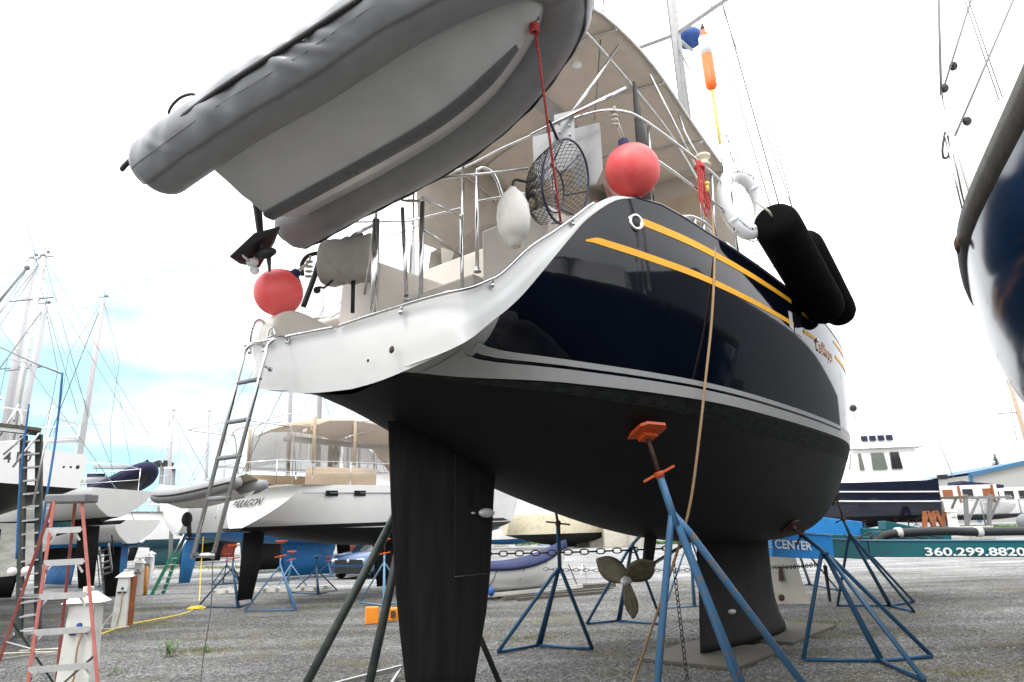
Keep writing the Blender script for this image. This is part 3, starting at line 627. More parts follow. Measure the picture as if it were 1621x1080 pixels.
# helm wheel under a round cover
mb = MB(); mb.lathe([(.44, -.04), (.47, 0), (.44, .04)], B(-5.25, -.55, 4.75), BF * .9 - BS * .2, 28); mb.build('helm_wheel_cover', M['brown'], sail)
# mast, spreaders, rigging
def stick(nm, a, b, r, m='mast', sq=1.0, parent=None, n=10):
    q = MB(); q.tube([a, b], r, n, sq=sq); return q.build(nm, M[m], parent or sail)
mst = stick('mast', B(-.2, 0, 5.2), B(-.75, 0, 20), .095, 'aluw')
for z in (10.6, 15.2):
    f = (z - 5.2) / 14.8; m0 = B(-.2 - .55 * f, 0, z); q = MB()
    for sd_ in (1, -1): q.bar(m0, m0 + BS * sd_ * 1.25 + V(0, 0, .1) - BF * .12, .10, .035)
    q.build('spreader', M['aluw'], mst)
q = MB(); q.sphere(B(.25, .0, 10.9), .25, 16, 10, (1, 1, .75)); rad = q.build('radar_dome_cover', M['blu'], mst); q = MB(); q.tube([B(-.3, 0, 10.55), B(.3, 0, 10.65)], .03, 8); q.tube(spl([B(.5, -.2, 10.8), B(.6, 0, 10.75), B(.5, .25, 10.8)], 4), .012, 6); q.build('radar_bracket', M['aluw'], mst)
q = MB()
for a, b, r in ((B(-.3, 1.25, 10.7), B(-.25, 1.7, 4.7), .006), (B(-.45, 1.25, 15.3), B(-.35, 1.25, 10.7), .006), (B(-.6, 0, 19.5), B(-.45, 1.25, 15.3), .006), (B(-.45, 0, 10.4), B(-.75, 1.68, 4.7), .005), (B(-.45, 0, 10.4), B(.3, 1.66, 4.7), .005), (B(-.75, 0, 20), B(6.1, 0, 5), .012), (B(-.6, 0, 16), B(3, 0, 5), .006),
                (B(-.75, 0, 20), B(-5.6, 1.3, 5.65), .006), (B(-.3, -1.25, 10.7), B(-.25, -1.7, 4.7), .006), (B(-.6, 0, 17.0), B(-1.3, 1.7, 5.0), .004), (B(-.5, .1, 16.0), B(.8, 1.6, 4.9), .004), (B(-.5, -.1, 18.0), B(-1.9, .6, 6.5), .004), (B(-.3, 0, 12), B(-.9, .2, 6), .005)):
    q.tube([a, b], max(.008, r * 1.3), 5)
q.build('rigging_wire', M['grey'], sail)
q = MB(); q.tube([B(-2.6, -.3, 8.3), B(-2.6, -.3, 12.0)], .01, 6); 
for k in range(5): q.tube([B(-2.6, -.3, 9 + .5 * k), B(-2.55, .05, 9 + .5 * k)], .007, 5)
q.tube([B(-2.55, .05, 8.6), B(-2.55, .05, 11.2)], .007, 5); q.build('flag_halyard_ladder', M['steel'], sail)
q = MB(); q.bar(B(-5.6, 0, 6.95), B(-.4, 0, 6.9), .14, .2); q.build('boom', M['mast'], sail)
# bow pulpit
q = MB(); q.tube(spl([B(4.2, .65, 5.4), B(5.5, .4, 5.45), B(6.2, 0, 5.5), B(5.5, -.4, 5.45), B(4.2, -.65, 5.4)], 5), .016, 8)
for s, u in ((4.2, .65), (5.5, .3), (5.5, -.3), (4.2, -.65)): q.tube([B(s, u, 4.8), B(s, u * 1.2, 5.44)], .014, 6)
q.build('bow_pulpit', M['steel'], sail)
# ================================================================== grey inflatable tender hung over the stern
DT = V(-2.12, 5.51, 4.43); DA0 = V(.859, -.412, .304); DBv = V(-.412, -.909, -.07).normalized()
DC0 = V(-.305, .065, .951).normalized()
_q = R(5.0); DA = (DA0 * math.cos(_q) - DC0 * math.sin(_q)).normalized(); DC = DA.cross(DBv).normalized()
if DC.z < 0: DC = -DC
def Dd(x, b, c): return DT + DA * x + DBv * b + DC * c
dg = thing('dinghy', 'grey inflatable tender with ribbed pale hull slung in the air over the stern', 'dinghy', tuple(DT))
kc = curve([(0, 0), (1.6, .0), (2.1, .07), (2.5, .22), (2.85, .45), (3.0, .62)]); cb = curve([(0, .56), (1.4, .60), (2.0, .57), (2.5, .43), (2.85, .22), (3.0, .05)]); cc = curve([(0, .24), (1.4, .275), (2.1, .37), (2.6, .50), (3.0, .63)])
XS = [0 + .1 * i for i in range(31)]
mb = MB(); rows = []
for x in XS:
    k, b, c = kc(x), cb(x), max(cc(x), kc(x) + .005); r_ = []
    for j in range(-8, 9):
        a = abs(j) / 8; st = .022 * (math.exp(-((a - .55) / .07) ** 2)) * (1 if x < 2.3 else max(0, (2.8 - x) / .5))
        r_.append(Dd(x, b * a * (1 if j > 0 else -1), k + (c - k) * a ** (1.0 + .25 * max(0, x - 1.5)) - st))
    rows.append(r_)
mb.grid(rows); mb.build('hull', M['ghull'], dg)
mb = MB(); mb.add([Dd(0, b, c) for b, c in ((-.56, .24), (0, 0), (.56, .24), (.52, .48), (-.52, .48))], [(0, 1, 2, 3, 4)]); mb.add([Dd(.05, b, c) for b, c in ((-.56, .24), (0, 0), (.56, .24), (.52, .48), (-.52, .48))], [(0, 1, 2, 3, 4)]); mb.build('transom', M['ghull'], dg)
mb = MB(); rows = []
for x in XS[:27]:
    k = kc(x); w_ = .07 * (1 if x < 2.35 else max(.25, 1 - (x - 2.35) * 2.4)); rows.append([Dd(x, -w_, k + w_ * .28 - .004), Dd(x, -w_ * .75, k - .012), Dd(x, 0, k - .016), Dd(x, w_ * .75, k - .012), Dd(x, w_, k + w_ * .28 - .004)])
mb.grid(rows); mb.build('keel_guard', M['kstrip'], dg)
TR = .25
path = [V(-.44, .76, .35), V(-.1, .78, .36), V(.6, .79, .38), V(1.3, .78, .37), V(2.0, .73, .44), V(2.55, .56, .54), V(2.92, .33, .63), V(3.08, 0, .68)]
pth = spl(path, 6); full = pth + [V(p.x, -p.y, p.z) for p in reversed(pth[:-1])]
n_ = len(full); rr = []
for i in range(n_):
    e = min(i, n_ - 1 - i); rr.append(TR * (.62 if e == 0 else .86 if e == 1 else .97 if e == 2 else 1))
mb = MB(); mb.tube([Dd(*p) for p in full], rr, 28); tb = mb.build('inflatable_tube', M['pvc'], dg)
for i in (0, n_ - 1):
    mb = MB(); p = full[i]; mb.lathe([(TR * .62, 0), (TR * .5, .03), (TR * .2, .05)], Dd(*p), -DA, 20); mb.build('tube_end_cap', M['pvc'], dg)
# slack grey cover drawn over both tubes and the gunwale, with wrinkles
mb = MB(); rows = []
fine = spl(full[1:-1], 4); nf = len(fine)
folds = [(58, 1.3, .030, 2.0), (64, 1.6, .026, 1.6), (72, 1.0, .022, 2.2), (46, -.9, .018, 2.6), (34, 1.2, .016, 2.4), (22, -.8, .014, 2.0), (88, .9, .014, 2.5), (14, 1.4, .012, 1.8)]
for i in range(nf):
    p = fine[i]; pn = fine[min(i + 1, nf - 1)]; pp = fine[max(i - 1, 0)]; d = (pn - pp).normalized(); o_ = d.cross(V(0, 0, 1)).normalized()
    if o_.dot(V(p.x - 1.2, p.y * 1.5, 0)) < 0: o_ = -o_
    r_ = []; e_ = min(i, nf - 1 - i); rb_ = TR * (.86 + .14 * min(1, e_ / 6)) + .012
    for k in range(29):
        a = R(100 - 156 * k / 28); kk = k / 2; wr = .004 * math.sin(i * .5 + k * .35) + .005 * math.sin(i * .21 - k * .25)
        for f0, sl, am, wd_ in folds:
            q_ = (i - f0 - sl * (kk - 7) * 1.4) / wd_; am *= .75; wr += am * math.exp(-q_ * q_) * max(0, math.sin(math.pi * min(1, max(0, k - 12) / 15))) - am * .5 * math.exp(-((q_ - 1.8) ** 2)) * max(0, math.sin(math.pi * min(1, max(0, k - 12) / 15)))
        q = p + (o_ * math.cos(a) + V(0, 0, 1) * math.sin(a)) * (rb_ + wr); r_.append(Dd(*q))
    rows.append(r_)
mb.grid(rows); o = mb.build('tube_cover', M['cover'], dg); solid(o, .006)
mb = MB(); mb.tube([Dd(*(p + (V(p.x - 1.2, p.y * 2, 0).normalized()) * (rr[i] + .03) + V(0, 0, .0))) for i, p in list(enumerate(full))[2:-2]], .02, 8, sq=1.3); mb.build('rub_strake', M['black'], dg)
for dz_, ang in ((0, -22), (1, -52)):
    mb = MB(); pts = []
    for i, p in list(enumerate(full))[1:-1]:
        d = (full[min(i + 1, n_ - 1)] - full[i - 1]).normalized(); o_ = d.cross(V(0, 0, 1)).normalized()
        if o_.dot(V(p.x - 1.2, p.y * 1.5, 0)) < 0: o_ = -o_
        a = R(ang); pts.append(Dd(*(p + o_ * math.cos(a) * (rr[i] + .021) + V(0, 0, 1) * math.sin(a) * (rr[i] + .021))))
    if not dz_: mb.tube(pts, .003, 5); mb.build('cover_seam', M['grey'], dg)
mb = MB(); mb.tube(spl([Dd(-.1, .85, .56), Dd(-.06, .88, .68), Dd(.08, .89, .72), Dd(.22, .88, .68), Dd(.26, .85, .58)], 4), .012, 6); mb.build('grab_handle', M['black'], dg)
mb = MB(); rows = [[Dd(x, y * .66, .56 + .08 * math.sin(x * 2) * (1 - abs(y)) - .0 * x) for y in (-1, -.5, 0, .5, 1)] for x in (-.1, .4, 1, 1.6, 2.1)]; mb.grid(rows); mb.build('boat_cover', M['cover'], dg)
for x_, sd_ in ((.8, -1),):
    q = MB(); q.lathe([(.045, 0), (.045, .003), (.02, .006), (.018, .010)], Dd(x_, .79 * sd_, .375) + (DBv * .55 * sd_ - DC * .83) * (TR + .004), DBv * .55 * sd_ - DC * .83, 18); q.build('valve_patch', M['kstrip'], dg)
ey = ray(855, 60); ek = Dd(2.78, 0, kc(2.78))
mb = MB(); mb.tube([ek + DC * .03 + V(math.cos(a) * .04, 0, math.sin(a) * .055) for a in [2 * math.pi * i / 12 for i in range(12)]], .008, 6, closed=True); mb.build('bow_eye', M['steel'], dg)
dr = Dd(2.35, -.62, .42)
mb = MB(); mb.tube(spl([dr + DBv * -.1, dr + DBv * -.13 - DC * .08, dr + DBv * -.02 - DC * .13, dr], 4), .007, 6); mb.build('lifting_ring', M['steel'], dg)
ob = thing('outboard_motor', 'black outboard leg with fin and white propeller clamped under the grey tender', 'outboard motor', tuple(Dd(-.12, 0, -.5)))
mb = MB(); mb.tube([Dd(-.12, -.02, .45), Dd(-.12, -.02, .15), Dd(-.14, -.02, -.1), Dd(-.15, -.02, -.32)], [.07, .06, .045, .035], 12, sq=.6); mb.build('leg', M['black'], ob)
mb = MB(); mb.sphere(Dd(-.12, -.02, -.30), .06, 14, 8, (2.1, .8, .8), Matrix.Rotation(R(-25), 3, 'Z')); mb.add([Dd(-.12, -.02, -.3), Dd(-.05, -.02, -.3), Dd(-.1, -.03, -.48), Dd(-.13, -.03, -.48)], [(0, 1, 2, 3)]); o = mb.build('gearcase', M['black'], ob)
mb = MB(); P_ = [(-.42, -.02), (-.36, .15), (-.10, .10), (.10, 0), (-.10, -.14), (-.36, -.19)]
mb.prism([Dd(x, y, -.15 - .1 * abs(y) - .12 * (x < -.3)) for x, y in P_], DC * .014); mb.build('fin', M['black'], ob)
pr = MB(); pr.sphere(Dd(-.28, -.02, -.32), .04, 12, 8, (1.4, 1, 1)); pr = pr.build('propeller', M['white2'], ob)
for k in range(3):
    a = R(20 + 120 * k); d1 = DBv * math.cos(a) + DC * math.sin(a); d2 = DA.cross(d1)
    mb = MB(); mb.grid([[Dd(-.28, -.02, -.32) + d1 * (.03 + .085 * t) + (d2 * .8 + DA * .4) * q * .05 * math.sin(.4 + 2.4 * t) for q in (-1, 0, 1)] for t in (0, .25, .5, .75, 1)]); solid(mb.build('blade', M['white2'], pr), .006)
# davit falls
mb = MB(); mb.tube([B(-6.3, .2, 7.0), Dd(1.0, 0, .58)], .006, 5); mb.build('davit_tackle', M['whrope'], sail)
# ------------------------------------------------------------------ things hung on the stern
def rope(nm, pts, r, m, parent=None, n=6, sm=5):
    q = MB(); P = spl(pts, sm); q.tube(P, r, n); return q.build(nm, M[m], parent)
rr_ = rope('rope', [ek + V(0, 0, .03), ek.lerp(B(-6.45, 1.42, 4.2), .5) + V(.0, 0, -.0), B(-6.45, 1.42, 4.2)], .011, 'redrope')
kn = MB(); 
for i in range(4): kn.tube([ek + V(math.cos(a) * .028, math.sin(a) * .028, -.03 - .018 * i) for a in [2 * math.pi * j / 10 for j in range(10)]], .013, 6, closed=True)
r0 = thing('rope', 'red rope tied from the bow eye of the grey tender down to the stern rail', 'rope', tuple(ek)); 
bpy.data.objects.remove(rr_); rope('line', [ek + V(0, 0, .03), ek.lerp(B(-6.45, 1.42, 4.2), .5), B(-6.45, 1.42, 4.2)], .011, 'redrope', r0); kn.build('knot', M['redrope'], r0)
def ballf(c, r, lab, top_, m='ball', capd=V(0, 0, 1)):
    t = thing('ball_fender', lab, 'fender', tuple(c - V(0, 0, r)), 'round red fenders at the stern'); q = MB(); q.sphere(c, r, 40, 26); q.build('float', M[m], t)
    q = MB(); q.lathe([(r * .52, r * .80), (r * .42, r * .93), (r * .22, r * 1.02), (r * .18, r * 1.22), (r * .1, r * 1.26)], c, capd, 24); q.build('neck', M['navyf'], t)
    q = MB()
    if top_ is not None:
        for o_ in (-.02, .02): q.tube([c + capd * r * 1.1 + V(o_, 0, 0), top_ + V(o_ * .3, 0, 0)], .008, 6); q.build('lanyard', M['whrope'], t); q = MB()
        for k in range(4): q.tube([top_ + V(math.cos(a) * .03, math.sin(a) * .02, -.05 * k) for a in [2 * math.pi * j / 8 for j in range(8)]], .01, 5, closed=True)
        q.tube([top_, top_ + V(.01, 0, .06)], .012, 5)
        q.build('knot', M['whrope'], t)
    return t
cA = dp(1001, 270, (B(-5.25, 1.72, 0)).y); ballf(cA, .268, 'large red round fender hanging beside the landing net above the navy corner', B(-5.55, 1.5, 5.68), capd=(B(-5.55, 1.5, 5.68) - cA).normalized())
cB = dp(441, 463, B(-7.5, -1.3, 0).y); ballf(cB, .222, 'smaller looking red round fender with dark neck over the port stern corner', cB + V(.24, .1, .34), capd=V(.5, .1, .7).normalized())
t = thing('fender', 'white oval fender hanging from the stern post beside the landing net', 'fender', tuple(B(-7.05, 1.4, 3.75))); c = dp(813, 345, B(-7.0, 1.38, 0).y)
mb = MB(); mb.lathe([(.02, -.25), (.05, -.245), (.055, -.2), (.09, -.175), (.125, -.1), (.135, 0), (.125, .1), (.09, .19), (.045, .235), (.03, .26), (.012, .265)], c, (0, 0, 1), 28); mb.build('float', M['wfend'], t)
mb = MB(); mb.tube(spl([c + V(0, 0, .26), c + V(.02, 0, .33), c + V(.12, .05, .34), c + V(.2, .1, .42)], 4), .012, 6); mb.build('lanyard', M['black'], t)
# landing net
t = thing('landing_net', 'black landing net with navy hoop standing inside the stern rail', 'landing net', tuple(B(-6.2, 1.3, 4.3)))
def px3(px, py, u): 
    d = ray(px, py); k = (u + BK.x * BS.x + BK.y * BS.y) / (d.x * BS.x + d.y * BS.y); return CAM + d * k
hc = px3(898, 287, 1.36); hx = (px3(945, 250, 1.20) - px3(850, 325, 1.5)).normalized(); hy = (px3(905, 210, 1.3) - px3(888, 360, 1.3)).normalized(); hy = (hy - hx * hy.dot(hx)).normalized()
Rx = (px3(951, 280, 1.3) - px3(846, 290, 1.3)).length / 2; Ry = .36
hoop = [hc + hx * Rx * 1.1 * math.cos(a) + hy * Ry * math.sin(a) for a in [2 * math.pi * i / 48 for i in range(48)]]
mb = MB(); mb.tube(hoop, .011, 8, closed=True); mb.tube([hc + hy * Ry, hc + hy * .55 - hx * .1], .013, 8)
mb.build('hoop', M['netb'], t)
hn = hx.cross(hy).normalized()
if hn.dot(V(-BF.x, -BF.y, 0)) > 0: pass
if hn.dot(CAM - hc) > 0: hn = -hn
mb = MB(); ci = hc - hx * .12 - hn * .02 - hy * .03
inner = [ci + hx * Rx * .46 * math.cos(a) + hy * Ry * .55 * math.sin(a) + hn * .12 for a in [2 * math.pi * i / 32 for i in range(32)]]
mb.tube(inner, .008, 6, closed=True)
for k in (2, 7, 13, 19, 25, 29): mb.tube([inner[k], hoop[int(k * 1.5)]], .007, 5)
mb.build('inner_hoop', M['netb'], t)
mb = MB(); NA, NR = 40, 13
def netp(i, j):
    a = 2 * math.pi * (i + .5 * (j % 2)) / NA; f = j / NR; rad = 1 - .30 * f - (.55 * max(0, f - .6) / .4 if f > .6 else 0); sag = -.16 * f * f
    return hc + hx * Rx * rad * math.cos(a) + hy * Ry * rad * math.sin(a) + hn * (.36 * f) + V(0, 0, sag)
for j in range(NR):
    for i in range(NA):
        mb.tube([netp(i, j), netp(i, j + 1)], .0026, 3, cap=False); mb.tube([netp(i, j), netp(i + (1 if j % 2 else -1), j + 1)], .0026, 3, cap=False)
mb.build('net_bag', M['net'], t, weld=False)
# red line coil on the rail
t = tag(rope('rope_coil', [V(0, 0, 0), V(1, 0, 0)], .01, 'redrope'), 'coiled red line hanging on the side rail near the white life ring', 'rope'); bpy.data.objects.remove(t)
q = MB(); c0 = B(-4.05, 1.69, 5.66)
for k in range(6):
    w_ = .05 + .012 * k; L_ = .5 + .035 * ((k * 7) % 5); o_ = BF * (.02 * (k - 3)) + BS * (.012 * (k % 3)); q.tube(spl([c0 + o_ + V(0, 0, .02), c0 + o_ - BF * w_ * .4 - V(0, 0, L_ * .4), c0 + o_ - BF * w_ - V(0, 0, L_ * .9), c0 + o_ + BF * .01 - V(0, 0, L_ + .03), c0 + o_ + BF * w_ - V(0, 0, L_ * .88), c0 + o_ + BF * w_ * .3 - V(0, 0, L_ * .4)], 6, True), .008, 6, closed=True)
q.tube([c0 + BF * math.cos(a) * .05 + BS * math.sin(a) * .04 + V(0, 0, -.05) for a in [2 * math.pi * j / 10 for j in range(10)]], .022, 6, closed=True)
tag(q.build('rope_coil', M['redrope']), 'coiled red line hanging on the side rail near the white life ring', 'rope')
# tan rope from the rail to the ground
q0 = B(-3.98, 1.72, 5.42)
pts = [q0, dp(1125, 330, 7.15), dp(1131, 400, 6.9), dp(1127, 500, 6.75), dp(1117, 600, 6.65), dp(1106, 700, 6.6), dp(1092, 800, 6.62), dp(1070, 880, 6.8), dp(1035, 985, 7.4), gp(1003, 1079, .02), gp(985, 1110, .02)]
tr = thing('rope', 'tan rope with yellow end hanging down the navy side to the gravel', 'rope', tuple(gp(985, 1110, .02)))
rope('line', pts, .0135, 'tanrope', tr, 8); q = MB(); q.sphere(q0, .035, 12, 8, (1, 1, .8)); q.tube([q0, q0 - V(0, 0, .1)], .02, 8); q.build('rope_end', M['yel'], tr)
# life ring
t = thing('life_ring', 'white life ring with dark lettering strapped to the rail behind the marker pole', 'life ring', tuple(B(-3.25, 1.78, 4.95)))
c = B(-3.14, 1.8, 5.45); nx = (BS * .92 - BF * .38).normalized(); a1 = nx.cross(V(0, 0, 1)).normalized(); a2 = V(0, 0, 1)
a1 = (a1 * .96 + V(0, 0, .05)).normalized()
ring = [c + a1 * .30 * math.cos(a) + a2 * .38 * math.sin(a) for a in [2 * math.pi * i / 40 for i in range(40)]]
mb = MB(); mb.tube(ring, .082, 16, closed=True); rg = mb.build('ring', M['ringm'], t)
for k in (5, 15, 25, 35):
    q = MB(); d = (ring[k + 1] - ring[k - 1]).normalized(); q.tube([ring[k] - d * .025, ring[k] + d * .025], .086, 16); q.build('strap', M['wcan'], t)
mb = MB(); mb.tube([c + nx * .0 + a1 * .39 * math.cos(a) + a2 * (.47 * math.sin(a) - .02 * abs(math.sin(4 * a))) for a in [2 * math.pi * i / 48 for i in range(48)]], .007, 6, closed=True); mb.build('grab_line', M['whrope'], t)
for word, a0, sg in (('CALLIOPE', 118, -1), ('ANACORTES', 235, 1)):
    for i, ch in enumerate(word):
        a = R(a0 + sg * 8.2 * i); p = c + a1 * -.30 * math.cos(a) + a2 * .38 * math.sin(a) + nx * .084
        tx = (a1 * -(-math.sin(a)) * .30 + a2 * math.cos(a) * .38).normalized() * sg; 
        text('letter', ch, .055, M['dark'], rg, p - tx * .02, tx, nx.cross(tx), .001, .001)
# man overboard pole
t = thing('marker_pole', 'yellow marker pole topped by an orange and white float on the side rail', 'marker pole', tuple(B(-3.4, 1.7, 4.7)))
p0, p1 = B(-3.34, 1.72, 5.05), B(-3.42, 1.68, 7.9); ax_ = (p1 - p0).normalized()
mb = MB(); mb.tube([p0, p0 + ax_ * 1.15], .02, 10); mb.tube([p0, p0 - BS * .0 + V(.05, 0, -.01)], .012, 6); mb.build('holder_tube', M['steel'], t)
mb = MB(); mb.tube([p0 + ax_ * .85, p0 + ax_ * 1.95], .019, 10); mb.build('pole', M['yel'], t)
mb = MB(); mb.lathe([(.03, 0), (.068, .04), (.072, .1), (.072, .50)], p0 + ax_ * 1.93, ax_, 24); mb.build('float', M['ocan'], t); mb = MB(); mb.lathe([(.072, .76), (.05, .82), (.03, .85), (.03, .88)], p0 + ax_ * 1.93, ax_, 24); mb.build('float_cap', M['ocan'], t)
mb = MB(); mb.lathe([(.0725, .50), (.0725, .765)], p0 + ax_ * 1.93, ax_, 24); mb.build('float_band', M['wcan'], t)
mb = MB(); mb.lathe([(.022, .88), (.025, .92), (.015, .95), (.015, .97)], p0 + ax_ * 1.93, ax_, 12); mb.build('lamp', M['black'], t)
# two fleece covered fenders
def fleece(p, q_, r, lab):
    t = thing('fender', lab, 'fender', tuple(q_), 'black fleece covered fenders'); p = Vector(p); q_ = Vector(q_); d = (q_ - p); L_ = d.length; d.normalize(); mb = MB()
    mb.lathe([(.03, -.0), (r * .55, .012), (r * .84, .05), (r * .97, .12), (r, .22), (r * 1.01, L_ * .5), (r, L_ - .2), (r * .95, L_ - .08), (r * .82, L_ - .03), (r * .8, L_ - .005), (r * .6, L_ - .03), (.04, L_ - .035)], p, d, 36); mb.build('fleece_cover', M['fleece'], t)
    mb = MB(); mb.tube([p, p - d * .1, p - d * .18 - BS * .12 + V(0, 0, .12)], .012, 6); mb.tube([q_ + d * -.02 + V(math.cos(a) * .035, math.sin(a) * .02, -.02) for a in [2 * math.pi * j / 10 for j in range(10)]], .012, 6, closed=True); mb.build('lanyard', M['whrope'] if 'nearer' in lab else M['black'], t)
fleece(px3(1222, 343, 2.10), px3(1308, 492, 2.02), .275, 'nearer of the two black fleece covered fenders hanging on the navy side')
fleece(px3(1268, 378, 2.03), px3(1332, 500, 2.02), .24, 'black fleece covered fender farther forward, half hidden behind the nearer one')
# covered grill / engine on the port rail
t = thing('covered_engine', 'small engine under a wrinkled grey canvas cover on the stern rail', 'covered engine', tuple(dp(552, 455, 6.2)))
c = dp(552, 418, 6.25); mb = MB(); rows = []
for i in range(17):
    t_ = i / 16; row = []
    for k in range(24):
        a = 2 * math.pi * k / 24; rx = (.15 + .05 * math.sin(t_ * 3.1)) * (1 if .03 < t_ < .97 else .55); rz = (.20 + .03 * math.sin(t_ * 7) + .05 * (t_ > .45)) * (1 if .03 < t_ < .97 else .6)
        wr = 1 + .045 * math.sin(k * 3 + i * 1.3) + .03 * math.sin(k * 1.7 - i * 2.1)
        ca, sa = math.cos(a), math.sin(a); row.append(c + V(-.27 + .54 * t_, -.05 + .10 * t_, -.02 + .10 * t_) + V(.15, .98, 0) * (abs(ca) ** .7 * (1 if ca > 0 else -1) * rx * wr) + V(0, 0, 1) * (abs(sa) ** .7 * (1 if sa > 0 else -1) * rz * wr))
    rows.append(row)
mb.grid(rows, True, True); mb.add(rows[0], [tuple(range(24))]); mb.add(rows[-1], [tuple(range(24))]); o = mb.build('canvas_cover', M['gcan'], t); o.modifiers.new('s', 'SUBSURF').levels = 1
mb = MB(); mb.tube([c + V(.05, .0, -.15), c + V(.05, .02, -.5)], .02, 8); mb.build('mount', M['black'], t)
mb = MB(); mb.tube([c + V(-.12, -.1, -.2), c + V(-.2, -.1, -.28), c + V(-.26, -.1, -.27)], .012, 6); mb.sphere(c + V(-.27, -.1, -.3), .035, 10, 8); mb.build('tiller_grip', M['black'], t)
# boarding ladder hooked on the stern
t = thing('boarding_ladder', 'long stainless boarding ladder hooked over the white stern beside the red fender', 'ladder', tuple(gp(330, 960)))
def lp(px, py, k): return dp(px, py, 5.55 + .75 * k)
tops = [(lp(425, 545, 0), lp(343, 915, -.3)), (lp(389, 553, 0), lp(303, 890, -.3))]
A0, A1 = dp(424, 548, 5.42), dp(336, 885, 5.25); Bz0, Bz1 = dp(388, 556, 5.62), dp(304, 885, 5.45)
for a, b, hk in ((A0, A1, dp(455, 535, 5.55)), (Bz0, Bz1, dp(418, 548, 5.72))):
    mb = MB(); mb.tube(spl([hk - V(0, 0, .05), hk, a + V(.06, 0, .06), a, a.lerp(b, .05)], 5)[:-1] + [a.lerp(b, .05), b], .0165, 10); mb.build('side_rail', M['steel'], t)
for f in (.17, .37, .545, .735, .985):
    mb = MB(); a = A0.lerp(A1, f); b = Bz0.lerp(Bz1, f); mb.tube([a - (b - a).normalized() * .02, b + (b - a).normalized() * .02], .013, 8); mb.tube([a.lerp(b, .1), a.lerp(b, .9)], .019, 8); mb.build('rung', M['grey'] if f < .9 else M['steel'], t)
for a, b in ((dp(415, 577, 5.45), dp(428, 585, 5.6)),): mb = MB(); mb.tube([a, b], .013, 6); mb.sphere(b, .022, 8, 6); mb.build('standoff', M['steel'], t)
mb = MB(); mb.tube(spl([dp(395, 560, 5.8), dp(397, 530, 5.85), dp(404, 510, 5.9), dp(414, 508, 5.95), dp(420, 515, 6.0)], 5), .015, 8); mb.build('grab_rail', M['steel'], sail)
mb = MB(); c = dp(428, 533, 5.75); mb.tube(spl([c + V(-.03, 0, -.05), c + V(-.02, 0, .05), c + V(.02, 0, .08), c + V(.04, 0, 0)], 4), .01, 6); mb.tube([c + V(-.03, 0, -.02), c + V(.03, 0, .02)], .012, 6); mb.build('stern_cleat', M['steel'], sail)
# thin cable to the ground
rope_ = rope('cable', [dp(337, 880, 5.3), dp(334, 960, 5.5), dp(322, 1040, 6.0), gp(317, 1085)], .004, 'grey'); tag(rope_, 'thin grey cable hanging from the boarding ladder to the gravel', 'cable')
# ================================================================== jack stands
def hull_n(s, u):
    e = .02
    def P(a, b): return B(a, b, zk(a) + (ZW - zk(a)) * (abs(b) / uw(a)) ** pexp(a))
    return P(s, u), (P(s + e, u) - P(s - e, u)).cross(P(s, u + e) - P(s, u - e)).normalized()
def stand(lab, pad, nrm, apex, feet, m='jb', r=.026, padm='orange', grp='boat stands', rails=((0, 1), (1, 2)), hand=True, dbl=1, name='jack_stand', padsize=.28):
    t = thing(name, lab, 'boat stand', (apex.x, apex.y, 0), grp); nrm = Vector(nrm).normalized()
    if nrm.z > 0: nrm = -nrm
    q = MB(); x = nrm.cross(V(0, 0, 1)); x = x.normalized() if x.length > .05 else V(1, 0, 0); y = nrm.cross(x).normalized(); h = padsize / 2
    cs = [(-1, -.7), (-.7, -1), (.7, -1), (1, -.7), (1, .7), (.7, 1), (-.7, 1), (-1, .7)]
    q.prism([pad + nrm * .006 + x * i * h + y * j * h for i, j in cs], nrm * .03); po = q.build('pad', M[padm], t)
    q = MB(); q.prism([pad + nrm * .036 + x * i * h * .45 + y * j * h * .35 for i, j in ((-1, -1), (1, -1), (1, 1), (-1, 1))], nrm * .05); q.build('pad_socket', M[padm], po)
    d = (apex - pad).normalized(); col = pad + d * min(.42, (apex - pad).length * .62)
    q = MB(); q.tube([pad + nrm * .05, col], r * .62, 8); q.build('screw', M['rust'], t)
    if hand:
        q = MB(); hx_ = d.cross(V(.25, 1, .15)).normalized(); q.lathe([(r * 1.3, -.02), (r * 1.5, 0), (r * 1.3, .035)], col, d, 10); q.bar(col - hx_ * .16 + d * .03, col - hx_ * .02, .04, .022); q.bar(col + hx_ * .02, col + hx_ * .16 - d * .03, .04, .022); q.build('screw_handle', M[padm], t)
    q = MB(); q.tube([col + d * .015, apex + d * .12], r * 1.08, 10); q.build('post', M[m], t)
    for i, f in enumerate(feet):
        for k in range(2 if i == dbl else 1):
            o_ = V(.045 * k, .02 * k, 0)
            q = MB(); q.tube([apex + (Vector(f) - apex).normalized() * .01 - d * (.05 if i % 2 else 0), apex.lerp(Vector(f) + o_, .10) + (Vector(f) - V(apex.x, apex.y, 0)) * .02, Vector(f) + o_ + V(0, 0, r)], r, 8); q.build('leg', M[m], t)
    for a, b in rails:
        q = MB(); q.tube([Vector(feet[a]) + V(0, 0, r * 1.1), Vector(feet[b]) + V(0, 0, r * 1.1)], r * .85, 8); q.build('base_rail', M[m], t)
    return t
p, n = hull_n(-4.95, 1.22)
n = (n if n.z < 0 else -n); n = (n + V(0, 0, -.9)).normalized()
stand('nearest blue stand with orange pad under the starboard quarter of the navy sailboat', p, n, dp(1064, 812, 6.55), [gp(1036, 1150), gp(1192, 1150), gp(1306, 1135)], m='jb', r=.034, padsize=.34)
p, n = hull_n(-.05, .78)
